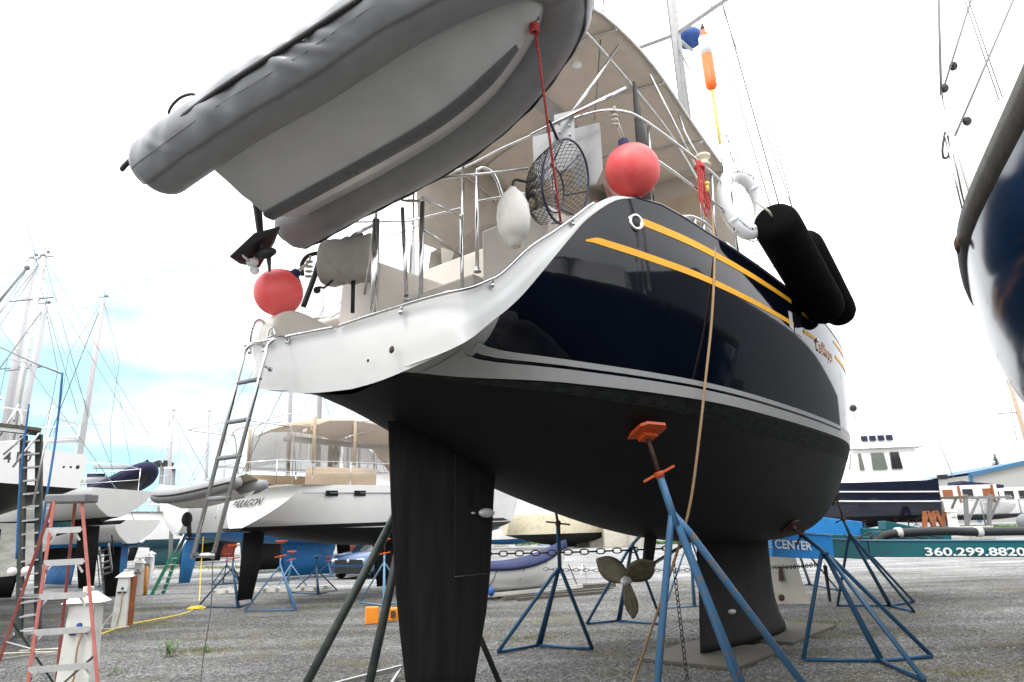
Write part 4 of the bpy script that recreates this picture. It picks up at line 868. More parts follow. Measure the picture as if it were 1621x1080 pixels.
stand('dark blue stand in front of the keel, base spread wide on the gravel at right', p, n, dp(1302, 872, 9.6), [gp(1272, 1048), gp(1393, 1050), gp(1476, 1043), gp(1464, 1082)], m='jbd', r=.028, padm='rust', rails=((0, 1), (1, 2), (1, 3)))
p, n = hull_n(3.0, .62)
stand('blue stand under the forward hull, standing before the teal beam with its base rails joined', p, n, dp(1345, 846, 13.2), [gp(1326, 961), gp(1408, 961), gp(1447, 955), gp(1448, 971)], m='jbd', r=.026, padm='rust', rails=((0, 1), (1, 2), (1, 3)))
p, n = hull_n(-3.5, -.95)
stand('dark blue stand behind the rudder, beside the covered rowing boat', p, n, dp(886, 898, 10.4), [gp(788, 1036), gp(851, 1025), gp(938, 1031)], m='jbd', r=.028, padm='rust')
p, n = hull_n(-.8, -1.0)
stand('dark blue stand seen behind the bronze propeller', p, n, dp(1001, 862, 12.6), [gp(929, 990), gp(978, 985), gp(1049, 991)], m='jbd', r=.026, padm='rust')
p, n = hull_n(2.6, -.9)
stand('grey blue stand between the keel and the cream steel plate', p, n, dp(1255, 850, 14.6), [gp(1262, 930), gp(1281, 926), gp(1327, 936)], m='jbd', r=.022, padm='rust')
stand('worn blue stand seen between the propeller and the keel', dp(1090, 820, 15.5), (0, 0, -1), dp(1092, 850, 15.5), [gp(1053, 964), gp(1098, 962), gp(1130, 958)], m='jb', r=.022, padm='rust')
# heavy green prop just behind the rudder
t = thing('support_prop', 'heavy dark green pipe prop leaning up behind the black rudder', 'prop', tuple(gp(573, 1150)), 'boat stands')
apx = dp(655, 760, 7.0)
for f in (gp(452, 1150), gp(571, 1150), V(-.2, 8.0, 0)): mb = MB(); mb.tube([apx, Vector(f) + V(0, 0, .03)], .042 if f.x < -.5 else .03, 12); mb.build('leg', M['jg'], t)
mb = MB(); mb.prism([apx + V(-.12, -.12, .02), apx + V(.12, -.12, .02), apx + V(.12, .12, .02), apx + V(-.12, .12, .02)], V(0, 0, .03)); mb.build('pad', M['rust'], t)
mb = MB(); a, b = gp(500, 1092, .12), gp(636, 1056, .12); mb.bar(a, b, .05, .05); mb.bar(b, gp(618, 1085, .0) , .03, .03); tag(mb.build('aluminium_bar', M['aluw']), 'pale aluminium bar lying on the gravel at the foot of the rudder', 'bar')
# ------------------------------------------------------------------ chains
def chain(lab, a, b, sag, pitch=.062, r=.006, w_=.022, nm='chain'):
    a = Vector(a); b = Vector(b); L_ = (b - a).length; n = int(L_ / pitch); q = MB()
    P = [a.lerp(b, i / n) - V(0, 0, sag * 4 * (i / n) * (1 - i / n)) for i in range(n + 1)]
    for i in range(n):
        d = (P[i + 1] - P[i]).normalized(); c = (P[i] + P[i + 1]) / 2; s1 = d.cross(V(0.1, 0.1, 1)).normalized(); s2 = d.cross(s1)
        s_ = s1 if i % 2 else s2
        q.tube([c + d * (pitch * .62) * math.cos(k) + s_ * w_ * math.sin(k) for k in [2 * math.pi * j / 10 for j in range(10)]], r, 5, closed=True)
    o = q.build(nm, M['chain'], weld=False); return tag(o, lab, 'chain')
chain('rusty chain stretched under the hull from behind the rudder to the near blue stand', dp(765, 877, 9.6), dp(1062, 868, 9.4), .012, .105, .009, .034)
chain('thin chain running low behind the propeller across the gravel', dp(860, 901, 13.0), dp(1100, 902, 13.0), .02, .09, .006, .026)
chain('chain stretched from the keel to the dark blue stand over the cream plate', dp(1222, 898, 12.2), dp(1300, 893, 10.2), .015, .08, .007, .026)
chain('slack chain hanging from the dark blue stand to the gravel', dp(1306, 895, 10.2), gp(1314, 952), -.02, .07, .007, .024)
chain('slack chain hanging beside the near blue stand to the gravel', dp(1066, 888, 8.5), gp(1088, 1078), .02, .06, .006, .022)
# ------------------------------------------------------------------ boards under the keel
for k, (s0, s1, u0, u1, z, lab) in enumerate(((-2.35, -.7, -.62, .72, .0, 'weathered plywood board under the after end of the keel'), (-.2, 1.9, -.62, .66, .0, 'weathered plywood board under the forward end of the keel'))):
    mb = MB(); bb(mb, s0, s1, u0, u1, .004, .045); tag(mb.build('plywood_board', M['wood'], bevel=.004), lab, 'board', 'boards under the keel')
# ------------------------------------------------------------------ cream steel plate with hole
t = thing('steel_plate', 'cream painted steel plate with round hole standing behind the keel', 'plate', tuple(gp(1250, 957)))
o_ = gp(1222, 957); W_ = (gp(1284, 957) - o_).normalized(); wd = (gp(1284, 957) - o_).length; H_ = 1.22
pts = [o_ + W_ * wd * a + V(0, 0, H_ * b) for a, b in ((-.6, 0), (1.0, 0), (.97, .1), (.86, .35), (.80, .6), (.72, .98), (-.6, .98))]
mb = MB(); mb.prism(pts, V(.05, .12, 0)); mb.build('plate', M['cpad'], t, bevel=.01)
mb = MB(); mb.lathe([(.065, 0), (.07, .01), (.045, .015)], o_ + W_ * wd * .26 + V(0, -.01, .14), (0, -1, 0), 18); mb.build('hole', M['rust'], t)
mb = MB(); mb.prism([o_ + W_ * wd * .32 + V(0, -.02, .62) + W_ * i + V(0, 0, j) for i, j in ((-.06, -.14), (.06, -.14), (.03, .14), (-.03, .14))], V(0, -.03, 0)); mb.build('bracket', M['rust'], t)
# ------------------------------------------------------------------ hydraulic boat trailer with lettered arms
t = thing('boat_trailer', 'hydraulic boat trailer with blue and teal steel arms and white lettering', 'trailer', tuple(gp(1420, 885)))
def beam(nm, a, b, h, th, m, lip=None):
    q = MB(); q.bar(a, b, th, h); o = q.build(nm, M[m], t, bevel=.012)
    if lip: 
        q = MB(); dz = V(0, 0, h / 2 + .012); q.bar(Vector(a) + dz, Vector(b) + dz, th * 1.25, .025); q.build('beam_flange', M[lip], o)
    return o
y1 = 15.2
a0, a1 = dp(1372, 869, y1), dp(1800, 869, y1 + .2); h = 24 * y1 / 1080 * .97
bt = beam('arm', a0, a1, h, .22, 'teal', 'jbl')
ab = dp(1215, 861, 14.3); h2 = 36 * 14.4 / 1080
bm_ = beam('arm', ab, dp(1312, 867, y1), h2, .22, 'sky', 'jbl'); beam('arm', dp(1312, 868, y1 + .02), dp(1372, 871, y1 + .02), h * 1.15, .2, 'teal', 'jbl')
xd = (a1 - a0).normalized()
text('lettering', '360.299.8820', .225, M['letter'], bt, dp(1464, 879.5, y1 - .125), xd, (0, 0, 1), .004, .003, sx=1.78)
xd2 = (dp(1312, 867, y1) - ab).normalized()
text('lettering', 'E CENTER', .24, M['letter'], bm_, dp(1214, 867, 14.10), xd2, (0, 0, 1), .004, .003, sx=1.22)
beam('arm', dp(1262, 829, 17.5), dp(1362, 840, 17.5), .42, .25, 'sky'); beam('arm', dp(1362, 846, 17.4), dp(1460, 848, 17.6), .3, .2, 'teal')
beam('arm', dp(1300, 852, 16.6), dp(1480, 866, 16.2), .22, .2, 'teal'); beam('crossbeam', dp(1396, 832, 16.0), dp(1500, 852, 17.0), .2, .2, 'teal')
beam('cross_member', dp(1390, 852, 15.6), dp(1385, 866, 18.0), .3, .2, 'teal')
mb = MB(); mb.tube(spl([dp(1385, 862, 15.6), dp(1400, 848, 15.6), dp(1440, 843, 15.6), dp(1500, 841, 15.6), dp(1560, 842, 15.6), dp(1800, 838, 15.6)], 6), .10, 14, sq=.9); pd = mb.build('rubber_padding', M['black'], t)
for x in (1422, 1549):
    q = MB(); c = dp(x, 843 if x < 1500 else 842, 15.6); q.tube([c - V(.06, 0, 0), c + V(.06, 0, 0)], .108, 14); q.build('strap', M['dirty'], pd)
mb = MB()
for k in range(9):
    a = dp(1335 + 8 * k, 846 + (k * 5) % 12, 15.9); mb.tube(spl([a, a + V(.2, -.1, -.1 - .02 * k), a + V(.55, -.1, .02), a + V(.9 + .05 * k, 0, -.05)], 4), .016, 6)
mb.build('hydraulic_hose', M['rust'], t, weld=False)
# ------------------------------------------------------------------ generic laid-up yacht
def yacht(name, lab, cat, pos, head, L_, bm_w, zw_, fb, draft, top_m='white', bot_m='bottom', stripe_m=None, rake=.3, cabin=True, mastp=None, keel=True, rud=True, grp=None, sheer_lift=.35, boards=1, tuck=.5, zkd=.55, keel_s=.52, rudlen=1.0, stern_w=.75, windows=True, ped=True, tilt=0, mm='mast', full=.0, counter=0, sq=False):
    hd = R(head); F_ = V(math.sin(hd), math.cos(hd), 0); S_ = V(math.cos(hd), -math.sin(hd), 0); P0 = V(pos[0], pos[1], 0); gz_ = pos[2] if len(pos) > 2 else 0
    def Q(s, u, z): return P0 + F_ * s + S_ * u + V(0, 0, gz_ + z + tilt * s)
    t = thing(name, lab, cat, (P0.x, P0.y, gz_), grp); b2 = bm_w / 2
    pw = lambda s: b2 * (stern_w + (1 - stern_w) * math.sin(min(1, s / (L_ * .45)) * math.pi / 2)) if s < L_ * .45 else b2 * max(.012, math.cos(((s / L_ - .45) / .55) * math.pi / 2) ** (.75 - full * .3))
    pl = lambda s: pw(s) * (.90 - .35 * max(0, (s / L_ - .5)) * 2 * .8) * (max(.08, min(1, s / (L_ * .18))) ** .6 if (s < L_ * .18 and not sq) else 1)
    sh = lambda s: zw_ + fb * (1 + sheer_lift * max(0, (s / L_ - .3)) ** 1.5)
    kz = lambda s: zw_ - (zkd * max(0, math.sin(min(1, max(0, (s / L_ + .0)) / .5) * math.pi / 2)) if s < L_ * .5 else zkd * max(0, math.cos((s / L_ - .5) * math.pi)) ** .7)
    SN = [L_ * i / 26 for i in range(27)]
    wz = lambda s: zw_ + counter * max(0, 1 - s / (.3 * L_)) ** 1.4
    kz0 = kz; kz = lambda s: kz0(s) + counter * max(0, 1 - s / (.3 * L_)) ** 1.4
    m_ = MB(); m_.grid([[Q(s, pl(s) * k / 6, kz(s) + (wz(s) - kz(s)) * abs(k / 6) ** 2.3) for k in range(-6, 7)] for s in SN]); m_.build('hull_bottom', M[bot_m], t)
    rk = lambda z: -rake * (z - zw_) / fb * .6 + tuck * (1 - (z - zw_) / fb) * 0
    m_ = MB()
    for sd_ in (1, -1):
        m_.grid([[Q(s + (rk(z) * (1 - s / (L_ * .15)) if s < L_ * .15 else 0) + (.6 * (z - zw_) / fb * ((s / L_ - .85) / .15) if s > L_ * .85 else 0), sd_ * (pl(s) + (pw(s) - pl(s)) * (1 - (1 - tt) ** 2)), z) for tt, z in [(j / 7, wz(s) + (sh(s) - wz(s)) * j / 7) for j in range(8)]] for s in SN])
    hm = m_.build('topsides', M[top_m], t)
    m_ = MB(); m_.grid([[Q(rk(z) + .002, k * (pl(0) + (pw(0) - pl(0)) * (1 - (1 - tt) ** 2)), z) for k in (-1, -.5, 0, .5, 1)] for tt, z in [(j / 6, wz(0) + (sh(0) - wz(0)) * j / 6) for j in range(7)]]); m_.build('transom', M[top_m], t)
    m_ = MB(); m_.grid([[Q(s + (-rake * .6 if s == 0 else 0) + (.6 * ((s / L_ - .85) / .15) if s > L_ * .85 else 0), k * pw(s), sh(s)) for k in (-1, 0, 1)] for s in SN], False); m_.build('deck', M[top_m if top_m in ('white', 'dirty') else 'white'], t)
    if stripe_m:
        for z0, z1 in ((.03, .13),):
            m_ = MB()
            for sd_ in (1, -1):
                m_.grid([[Q(s, sd_ * (pl(s) + (pw(s) - pl(s)) * (1 - (1 - (z - zw_) / (sh(s) - zw_)) ** 2) + .006), z) for z in (zw_ + z0, zw_ + (z0 + z1) / 2, zw_ + z1)] for s in SN[:-1]])
            m_.build('boot_stripe', M[stripe_m], t)
    if keel:
        ks = L_ * keel_s; m_ = MB(); top_z = kz(ks) + .08
        secs = []
        for z, l, tt, th in ((top_z, .13, -.12, .22), ((top_z + .1) / 2, .115, -.11, .2), (.10, .11, -.10, .3)):
            c = (l - tt) * L_; f = foil(c, th / c, 8); secs.append([Q(ks + l * L_ - x * c, y * c, z) for x, y in f] + [Q(ks + l * L_ - x * c, -y * c, z) for x, y in reversed(f[1:-1])])
        m_.grid(secs, True, True); m_.add(secs[-1], [tuple(range(len(secs[-1])))]); m_.build('keel', M[bot_m], t)
    if rud:
        m_ = MB(); zb = zw_ - 1.45 * rudlen
        secs = []
        for z, a, b, th in ((zw_ - .0, .95, .35, .1), (zw_ - .6 * rudlen, .92, .32, .1), (zb, .72, .30, .06)):
            c = a - b; f = foil(c, th / c, 8); secs.append([Q(a - x * c, y * c, z) for x, y in f] + [Q(a - x * c, -y * c, z) for x, y in reversed(f[1:-1])])
        m_.grid(secs, True, True); m_.add(secs[-1], [tuple(range(len(secs[-1])))]); m_.build('rudder', M[bot_m], t)
    if cabin:
        m_ = MB(); rows = []
        for s, w_, hh in ((.30, .62, .42), (.36, .64, .46), (.5, .62, .42), (.62, .5, .36), (.70, .38, .14)):
            b_ = w_ * b2; z = sh(s * L_); rows.append([Q(s * L_, u * b_, z + q_) for u, q_ in ((-1, 0), (-.93, hh * .8), (-.6, hh), (0, hh * 1.08), (.6, hh), (.93, hh * .8), (1, 0))])
        m_.grid(rows, False); m_.add(rows[0], [tuple(range(7))]); cb_ = m_.build('cabin', M['white'], t)
        if windows:
            for sd_ in (1, -1):
                for s in (.38, .47, .56):
                    w_ = (.64 if s < .5 else .57) * b2 * .985 + .02; z = sh(s * L_) + .2; m_ = MB(); m_.add([Q(s * L_ + a, sd_ * w_, z + b) for a, b in ((0, -.07), (.7, -.07), (.7, .09), (0, .09))], [(0, 1, 2, 3)]); solid(m_.build('window', M['glass'], cb_), .012)
    m_ = MB()
    for sd_ in (1, -1):
        m_.tube([Q(L_ * f, sd_ * pw(L_ * f) * .96, sh(L_ * f) + .6) for f in (.02, .2, .4, .6, .8, .95)], .009, 5); m_.tube([Q(L_ * f, sd_ * pw(L_ * f) * .96, sh(L_ * f) + .32) for f in (.02, .2, .4, .6, .8, .95)], .006, 5)
        for f in (.02, .2, .4, .6, .8, .95): m_.tube([Q(L_ * f, sd_ * pw(L_ * f) * .96, sh(L_ * f)), Q(L_ * f, sd_ * pw(L_ * f) * .96, sh(L_ * f) + .61)], .012, 5)
    m_.tube([Q(.02 * L_, -pw(0) * .96, sh(0) + .6), Q(-.05, 0, sh(0) + .62), Q(.02 * L_, pw(0) * .96, sh(0) + .6)], .012, 5)
    m_.build('guard_rail', M['steel'], t)
    if mastp:
        ms, hh, lean = mastp; a = Q(ms * L_, 0, sh(ms * L_) + .4); b = Q(ms * L_ - lean, 0, sh(ms * L_) + hh); m_ = MB(); m_.tube([a, b], .12, 8); mo = m_.build('mast', M[mm], t)
        for f in (.38, .7):
            c = a.lerp(b, f); m_ = MB(); m_.bar(c - S_ * b2 * .62 , c + S_ * b2 * .62, .07, .03); m_.build('spreader', M['alu'], mo)
        m_ = MB(); c1, c2 = a.lerp(b, .38), a.lerp(b, .7)
        for sd_ in (1, -1):
            m_.tube([b, c2 + S_ * sd_ * b2 * .62, c1 + S_ * sd_ * b2 * .62, Q(ms * L_ - .2, sd_ * b2 * .95, sh(ms * L_))], .012, 4)
        m_.tube([b, Q(L_ * .99, 0, sh(L_))], .022, 5); m_.tube([b, Q(0, 0, sh(0))], .010, 4); m_.build('rigging', M['grey'], t, weld=False)
        m_ = MB(); m_.tube([b, b + V(0, 0, .5)], .012, 4); m_.sphere(b + V(.1, 0, .15), .07, 8, 6); m_.bar(b + V(-.25, 0, .1), b + V(.25, 0, .12), .03, .03); m_.build('masthead_gear', M['grey'], mo)
        m_ = MB(); bz = sh(ms * L_) + 1.25; m_.tube([Q(ms * L_, 0, bz), Q(.12 * L_, 0, bz + .05)], .09, 8); m_.build('boom', M[mm], t)
    t['_'] = 0; del t['_']
    return t, Q, sh, pw, F_, S_
def mini_stand(lab, x, y, z, m='jb', padm='orange', rot=0, sp=.42, r=.022, g=0):
    apex = V(x, y, g + z * .62); fe = [V(x + math.cos(a) * sp, y + math.sin(a) * sp, g) for a in (R(rot), R(rot + 120), R(rot + 240))]
    return stand(lab, V(x, y, g + z), (0, 0, -1), apex, fe, m, r, padm, padsize=.26)
# ================================================================== white sloop with tan enclosure
t, Q, sh, pw, F_, S_ = yacht('sailboat', 'white sloop with tan cockpit enclosure and small tender on its stern, dark lettering on transom', 'sailboat', (-7.2, 17.75), 37, 11.6, 3.9, 1.83, 1.12, 0, stripe_m='bottom', rake=-1.7, mastp=(.56, 13, .5), tilt=.018, grp='laid up sailboats on the left', rudlen=1.12, counter=.12)
text('lettering', 'PARAGON', .30, M['dark'], t, Q(.52, -1.02, 2.48), (S_ + V(0, 0, .02)), (V(0, 0, 1) + F_ * .6), .006, .004, shear=.3, sx=.95)
def tube_part(nm, pts, r, m, parent, sm=5, n=6):
    q = MB(); q.tube(spl(pts, sm), r, n); return q.build(nm, M[m], parent)
def sheet(nm, rows, m, parent, th=.02):
    q = MB(); q.grid(rows); o = q.build(nm, M[m], parent); solid(o, th); return o
z0 = sh(0)
# cockpit enclosure: roof, clear panels, frames
def arcrow(s, hw, zb, ht, n=8, full=True): return [Q(s, hw * math.cos(math.pi * k / n), zb + ht * math.sin(math.pi * k / n) ** .45) for k in range(n + 1)]
sheet('enclosure_top', [[Q(s, hw * k, zb - .16 * abs(k) ** 2.5) for k in (-1, -.8, -.5, 0, .5, .8, 1)] for s, hw, zb in ((1.3, 1.25, 4.62), (1.8, 1.35, 4.82), (2.7, 1.4, 4.9), (3.6, 1.4, 4.85), (4.2, 1.35, 4.7))], 'tan', t)
for sd_ in (1, -1):
    sheet('enclosure_window', [[Q(s, sd_ * hw, z) for z in (3.55, 4.05, zb - .15)] for s, hw, zb in ((1.2, 1.38, 4.6), (1.8, 1.44, 4.82), (2.7, 1.48, 4.9), (3.6, 1.48, 4.85), (4.2, 1.45, 4.7))], 'clear', t, .005)
    sheet('enclosure_skirt', [[Q(s, sd_ * (hw + .01), z) for z in (2.96, 3.2, 3.42)] for s, hw in ((1.1, 1.40), (1.8, 1.46), (2.6, 1.5), (3.4, 1.5))], 'tan', t, .01)
    for s in (1.25, 2.6, 4.1): sheet('enclosure_seam', [[Q(s - .05, sd_ * 1.50, z) for z in (3.5, 4.1, 4.72)], [Q(s + .05, sd_ * 1.50, z) for z in (3.5, 4.1, 4.72)]], 'tan', t, .01)
    sheet('dodger_window', [[Q(s, sd_ * hw, z0_) for z0_ in (3.35, zt)] for s, hw, zt in ((4.6, 1.45, 4.55), (5.4, 1.4, 4.45), (6.2, 1.25, 4.0), (6.6, 1.15, 3.65))], 'clear', t, .005)
sheet('enclosure_back', [[Q(1.2, k * 1.35, z) for z in (3.6, 4.1, 4.55)] for k in (-1, -.3, .3, 1)], 'clear', t, .005)
sheet('dodger_top', [[Q(s, 1.4 * k, zb - .14 * abs(k) ** 2) for k in (-1, -.5, 0, .5, 1)] for s, zb in ((4.5, 4.75), (5.2, 4.72), (5.8, 4.5), (6.6, 3.75))], 'tan', t)
sheet('radar_arch', [[Q(s, 1.55 * math.cos(math.pi * k / 10), 3.3 + 1.75 * math.sin(math.pi * k / 10) ** .4) for k in range(11)] for s in (4.15, 4.5)], 'white', t, .06)
for s in (1.3, 2.7, 4.0): tube_part('enclosure_frame', [Q(s, 1.42, 3.1), Q(s, 1.42, 4.5), Q(s, 1.1, 4.8), Q(s, 0, 4.95), Q(s, -1.1, 4.8), Q(s, -1.42, 4.5), Q(s, -1.42, 3.1)], .016, 'steel', t)
tube_part('stern_arch', [Q(.9, 1.3, 3.1), Q(.7, 1.3, 4.3), Q(.5, 1.1, 4.55), Q(.4, 0, 4.6), Q(.5, -1.1, 4.55), Q(.7, -1.3, 4.3), Q(.9, -1.3, 3.1)], .02, 'steel', t)
tube_part('stern_arch', [Q(.6, 1.2, 4.45), Q(-.6, 1.2, 4.5), Q(-.8, .8, 4.5), Q(-.8, -.8, 4.5), Q(-.6, -1.2, 4.5), Q(.6, -1.2, 4.45)], .02, 'steel', t)
for s in (4.6, 5.3): mb = MB(); mb.grid([[Q(s + a, ush_, z) for ush_ in (0,) for z in (2.62, 2.76)] for a in (0, .28)]); bpy.data.meshes.new('x')
for s in (1.55, 2.4):
    mb = MB(); u_ = pw(s) + .012; mb.add([Q(s, u_, 2.66), Q(s + .36, u_ + .02, 2.66), Q(s + .36, u_ + .02, 2.80), Q(s, u_, 2.80)], [(0, 1, 2, 3)]); pl_ = mb.build('hull_window', M['glass'], t); solid(pl_, .03)
mb = MB(); mb.tube([Q(s, pw(s) + .012, 2.74 + .0 * s) for s in (.9, 2, 3, 4, 5, 6, 7)], .012, 5); mb.build('side_moulding', M['grey'], t)
mb = MB(); mb.bar(Q(6.8, .9, 3.35), Q(8.2, .8, 3.4), .5, .35); mb.build('deck_locker', M['black'], t)
mb = MB(); mb.sphere(Q(3.0, .2, 3.9), .28, 12, 8, (.25, 1, 1)); mb.build('helm_wheel', M['grey'], t)
for u in (-.35, .0): tube_part('stern_ladder', [Q(.2, u, 3.1), Q(-.1, u, 2.8), Q(-.25, u, 2.2)], .012, 'steel', t)
# tender on its davits
def tender(lab, P, ax_, L_, wd, mt, mh, mtop, up=V(0, 0, 1), grp=None, cat='dinghy', motor=False):
    t2 = thing('dinghy', lab, cat, tuple(P), grp); a = ax_.normalized(); b = up.cross(a).normalized(); c = a.cross(b).normalized()
    def T(x, y, z): return P + a * x + b * y + c * z
    h = wd * .36; r = wd * .12
    pts = [V(-.1 * L_, h, .1), V(.5 * L_, h, .12), V(.78 * L_, h * .8, .2), V(.95 * L_, h * .4, .3), V(L_, 0, .33)]; p2 = spl(pts, 4); p2 = p2 + [V(p.x, -p.y, p.z) for p in reversed(p2[:-1])]
    q = MB(); q.tube([T(*p) for p in p2], [r * .6] + [r] * (len(p2) - 2) + [r * .6], 12); q.build('inflatable_tube', M[mt], t2)
    q = MB(); q.grid([[T(x * L_, y * w_, z) for y, z in ((-1, .06 + k * .2), (-.5, -.10 + k * .3), (0, -.18 + k * .42), (.5, -.10 + k * .3), (1, .06 + k * .2))] for x, w_, k in ((0, h * .95, 0), (.5, h, 0), (.75, h * .8, .25), (.92, h * .4, .8), (.99, .02, 1.1))]); q.build('hull', M[mh], t2)
    q = MB(); q.grid([[T(x * L_, y * w_, .2 + .14 * (1 - abs(y)) + z) for y in (-1, -.5, 0, .5, 1)] for x, w_, z in ((-.03, h * 1.1, 0), (.4, h * 1.12, 0), (.75, h * .9, .08), (1, .1, .25))]); q.build('cover', M[mtop], t2)
    q = MB(); q.tube([T(*(p + V(0, 0, 0))) + c * 0 + (b * (1 if p.y > 0 else -1 if p.y < 0 else 0)) * r for p in p2], .02, 6); q.build('rub_strake', M['black'], t2)
    return t2, T
tp = dp(388, 775, 15.4); te = dp(262, 806, 15.9)
tender('pale tender with dark rub strake hung on davits behind the white sloop', tp, (te - tp), 2.2, 1.35, 'pvc', 'wfend', 'cream')
mb = MB(); mb.tube([dp(299, 828, 16.2), dp(300, 850, 16.2)], .05, 8); mb.sphere(dp(296, 822, 16.2), .12, 10, 8, (1, 1, 1.4)); mb.sphere(dp(300, 853, 16.2), .06, 8, 6, (2, 1, .6)); tag(mb.build('outboard_motor', M['black']), 'small black outboard on the stern of the pale tender', 'outboard motor')
# stands of the white sloop
ps = lambda px, py, y: dp(px, py, y)
mini_stand('blue stand with orange pad under the middle of the white sloop', *(lambda p: (p.x, p.y, p.z))(dp(446, 855, 17.8)), m='jb', rot=200, sp=.75)
mini_stand('blue stand with orange pad beside the dark rudder of the white sloop', *(lambda p: (p.x, p.y, p.z))(dp(371, 862, 19.0)), m='jbd', rot=185, sp=.8)
mini_stand('pale blue stand with orange pad just left of the heavy green prop', *(lambda p: (p.x, p.y, p.z))(dp(609, 852, 18.5)), m='jbl', rot=160, sp=.7)
mini_stand('dark stand with round head under the keel of the white sloop', *(lambda p: (p.x, p.y, p.z))(dp(502, 880, 22.5)), m='jbd', rot=170, sp=.8, padm='jbd')
for i, (px, py, y, m_) in enumerate(((462, 872, 25, 'jbl'), (540, 880, 33, 'jbl'), (560, 880, 36, 'jbl'), (520, 880, 31, 'jbl'), (360, 876, 28, 'jbd'))):
    p = dp(px, py, y); mini_stand('small blue stand in the row behind the white sloop', p.x, p.y, p.z, m=m_, rot=60 * i, sp=.6)
# ================================================================== blue-bottomed sloop behind it
yacht('sailboat', 'white sloop with bright blue bottom paint, rudder and keel behind the tender', 'sailboat', (-13.0, 26.8), 42, 11, 3.6, 1.95, 1.25, 0, bot_m='bpaint', mastp=(.55, 12, .3), grp='laid up sailboats on the left', rudlen=1.25, cabin=True)
yacht('sailboat', 'white sloop with grey rudder standing left of the blue-bottomed sloop behind the green ladder', 'sailboat', (-16.2, 33.5), 40, 10.5, 3.5, 1.95, 1.25, 0, bot_m='bottom', mastp=(.55, 12, .3), grp='laid up sailboats on the left')
yacht('sailboat', 'white sloop with teal bottom standing far behind the white sloop with tan enclosure', 'sailboat', (-9.5, 40), 50, 11, 3.5, 1.9, 1.3, 0, bot_m='tealb', mastp=(.5, 12, .3), grp='laid up sailboats on the left')
# ================================================================== boats on the left edge
t4, Q4, sh4, pw4, F4, S4 = yacht('sailboat', 'white sailboat with squared stern, teal waterline stripe and numbers at the left edge', 'sailboat', (-8.7, 12.3), -84, 12, 3.4, 1.98, 1.42, 0, stripe_m='tealb', rake=.02, counter=.75, sq=True, cabin=False, mastp=None, grp='laid up sailboats on the left', stern_w=.82, sheer_lift=.1, tuck=0)
text('lettering', '410', .22, M['dark'], t4, dp(4, 733, 9.98), -F4 if F4.x < 0 else F4, (0, 0, 1), .001, .004, sx=1.2, sp=1.2)
for i in range(3):
    q = MB(); q.lathe([(.02 + .012 * (i == 2), 0), (.015, .01)], dp(101 + 11 * i, 739.5, 10.42), (0, -1, 0), 10); q.build('vent_hole', M['black'], t4)
mb = MB(); mb.sphere(Q4(1.9, -.6, 3.75), .33, 16, 10, (.8, .4, 1.1)); mb.build('round_cover', M['black'], t4)
tube_part('stern_rail', [Q4(2.6, -1.4, 3.4), Q4(2.2, -1.4, 4.15), Q4(1.4, -1.4, 4.3), Q4(.2, -1.35, 4.12), Q4(-.35, -1.2, 4.05), Q4(-.1, -1.3, 3.9), Q4(0.1, -1.3, 3.4)], .016, 'steel', t4)
tube_part('stern_rail', [Q4(2.0, -1.4, 3.8), Q4(.8, -1.38, 3.8), Q4(-.1, -1.3, 3.72), Q4(-.25, -1.1, 3.7), Q4(.4, -1.3, 3.55)], .014, 'steel', t4)
tube_part('gallows_rail', [Q4(2.9, -1.45, 3.2), Q4(2.3, -1.45, 4.35), Q4(1.9, -1.45, 4.62), Q4(2.4, -1.5, 4.6), Q4(4.2, -1.5, 4.3)], .018, 'steel', t4)
mb = MB(); mb.tube([dp(-10, 545, 9.5), dp(55, 575, 9.3), dp(98, 592, 9.2)], .012, 5); mb.build('stay', M['grey'], t4)
yacht('sailboat', 'white sailboat with rounded stern and thin dark waterline behind the pink step ladder', 'sailboat', (-9.9, 17.2), -80, 11, 3.4, 2.1, .85, 0, stripe_m='bottom', rake=.35, counter=.2, cabin=False, mastp=(.5, 5.5, .3), grp='laid up sailboats on the left', stern_w=.6, tuck=0)
yacht('sailboat', 'low white sailboat with rounded stern and blue waterline stripe beyond the step ladder', 'sailboat', (-12.0, 22), -78, 10, 3.2, 1.55, .8, 0, stripe_m='bpaint', rake=.3, counter=.1, cabin=False, mastp=(.5, 7.5, .3), grp='laid up sailboats on the left', stern_w=.6)
ty, Qy, shy, pwy, Fy, Sy = yacht('sailboat', 'white sailboat with dark scroll lettering on its raked transom and blue bottom', 'sailboat', (-14.2, 26.2), -55, 11, 3.4, 1.65, 1.15, 0, bot_m='bpaint', rake=-.9, mastp=(.5, 9.5, .3), grp='laid up sailboats on the left')
yacht('sailboat', 'dirty white sailboat with blue bottom low at the left edge', 'sailboat', (-9.5, 13.2), -86, 9, 3.0, 1.15, .95, 0, top_m='dirty', bot_m='bpaint', rake=.1, cabin=False, grp='laid up sailboats on the left', stern_w=.8, keel_s=.35, tuck=0)
tender('tender with navy tubes and dark bottom slung behind a sailboat on the left', dp(168, 785, 22), (dp(222, 762, 21.4) - dp(168, 785, 22)), 1.9, 1.5, 'navyf', 'black', 'navyf')
t6 = thing('bimini', 'small dark sun awning over a cockpit beside the navy tender', 'awning', tuple(dp(170, 790, 23)))
sheet('canopy', [[dp(px, 737 + 5 * abs(k), 23 + k) for px in (148, 170, 204)] for k in (-1, 0, 1)], 'grey', t6, .03)
for px in (150, 200): tube_part('frame', [dp(px, 790, 23), dp(px + 2, 740, 23)], .02, 'steel', t6)
sheet('side_cloth', [[dp(px, y, 23) for y in (750, 782)] for px in (138, 152, 166)], 'navyf', t6, .04)
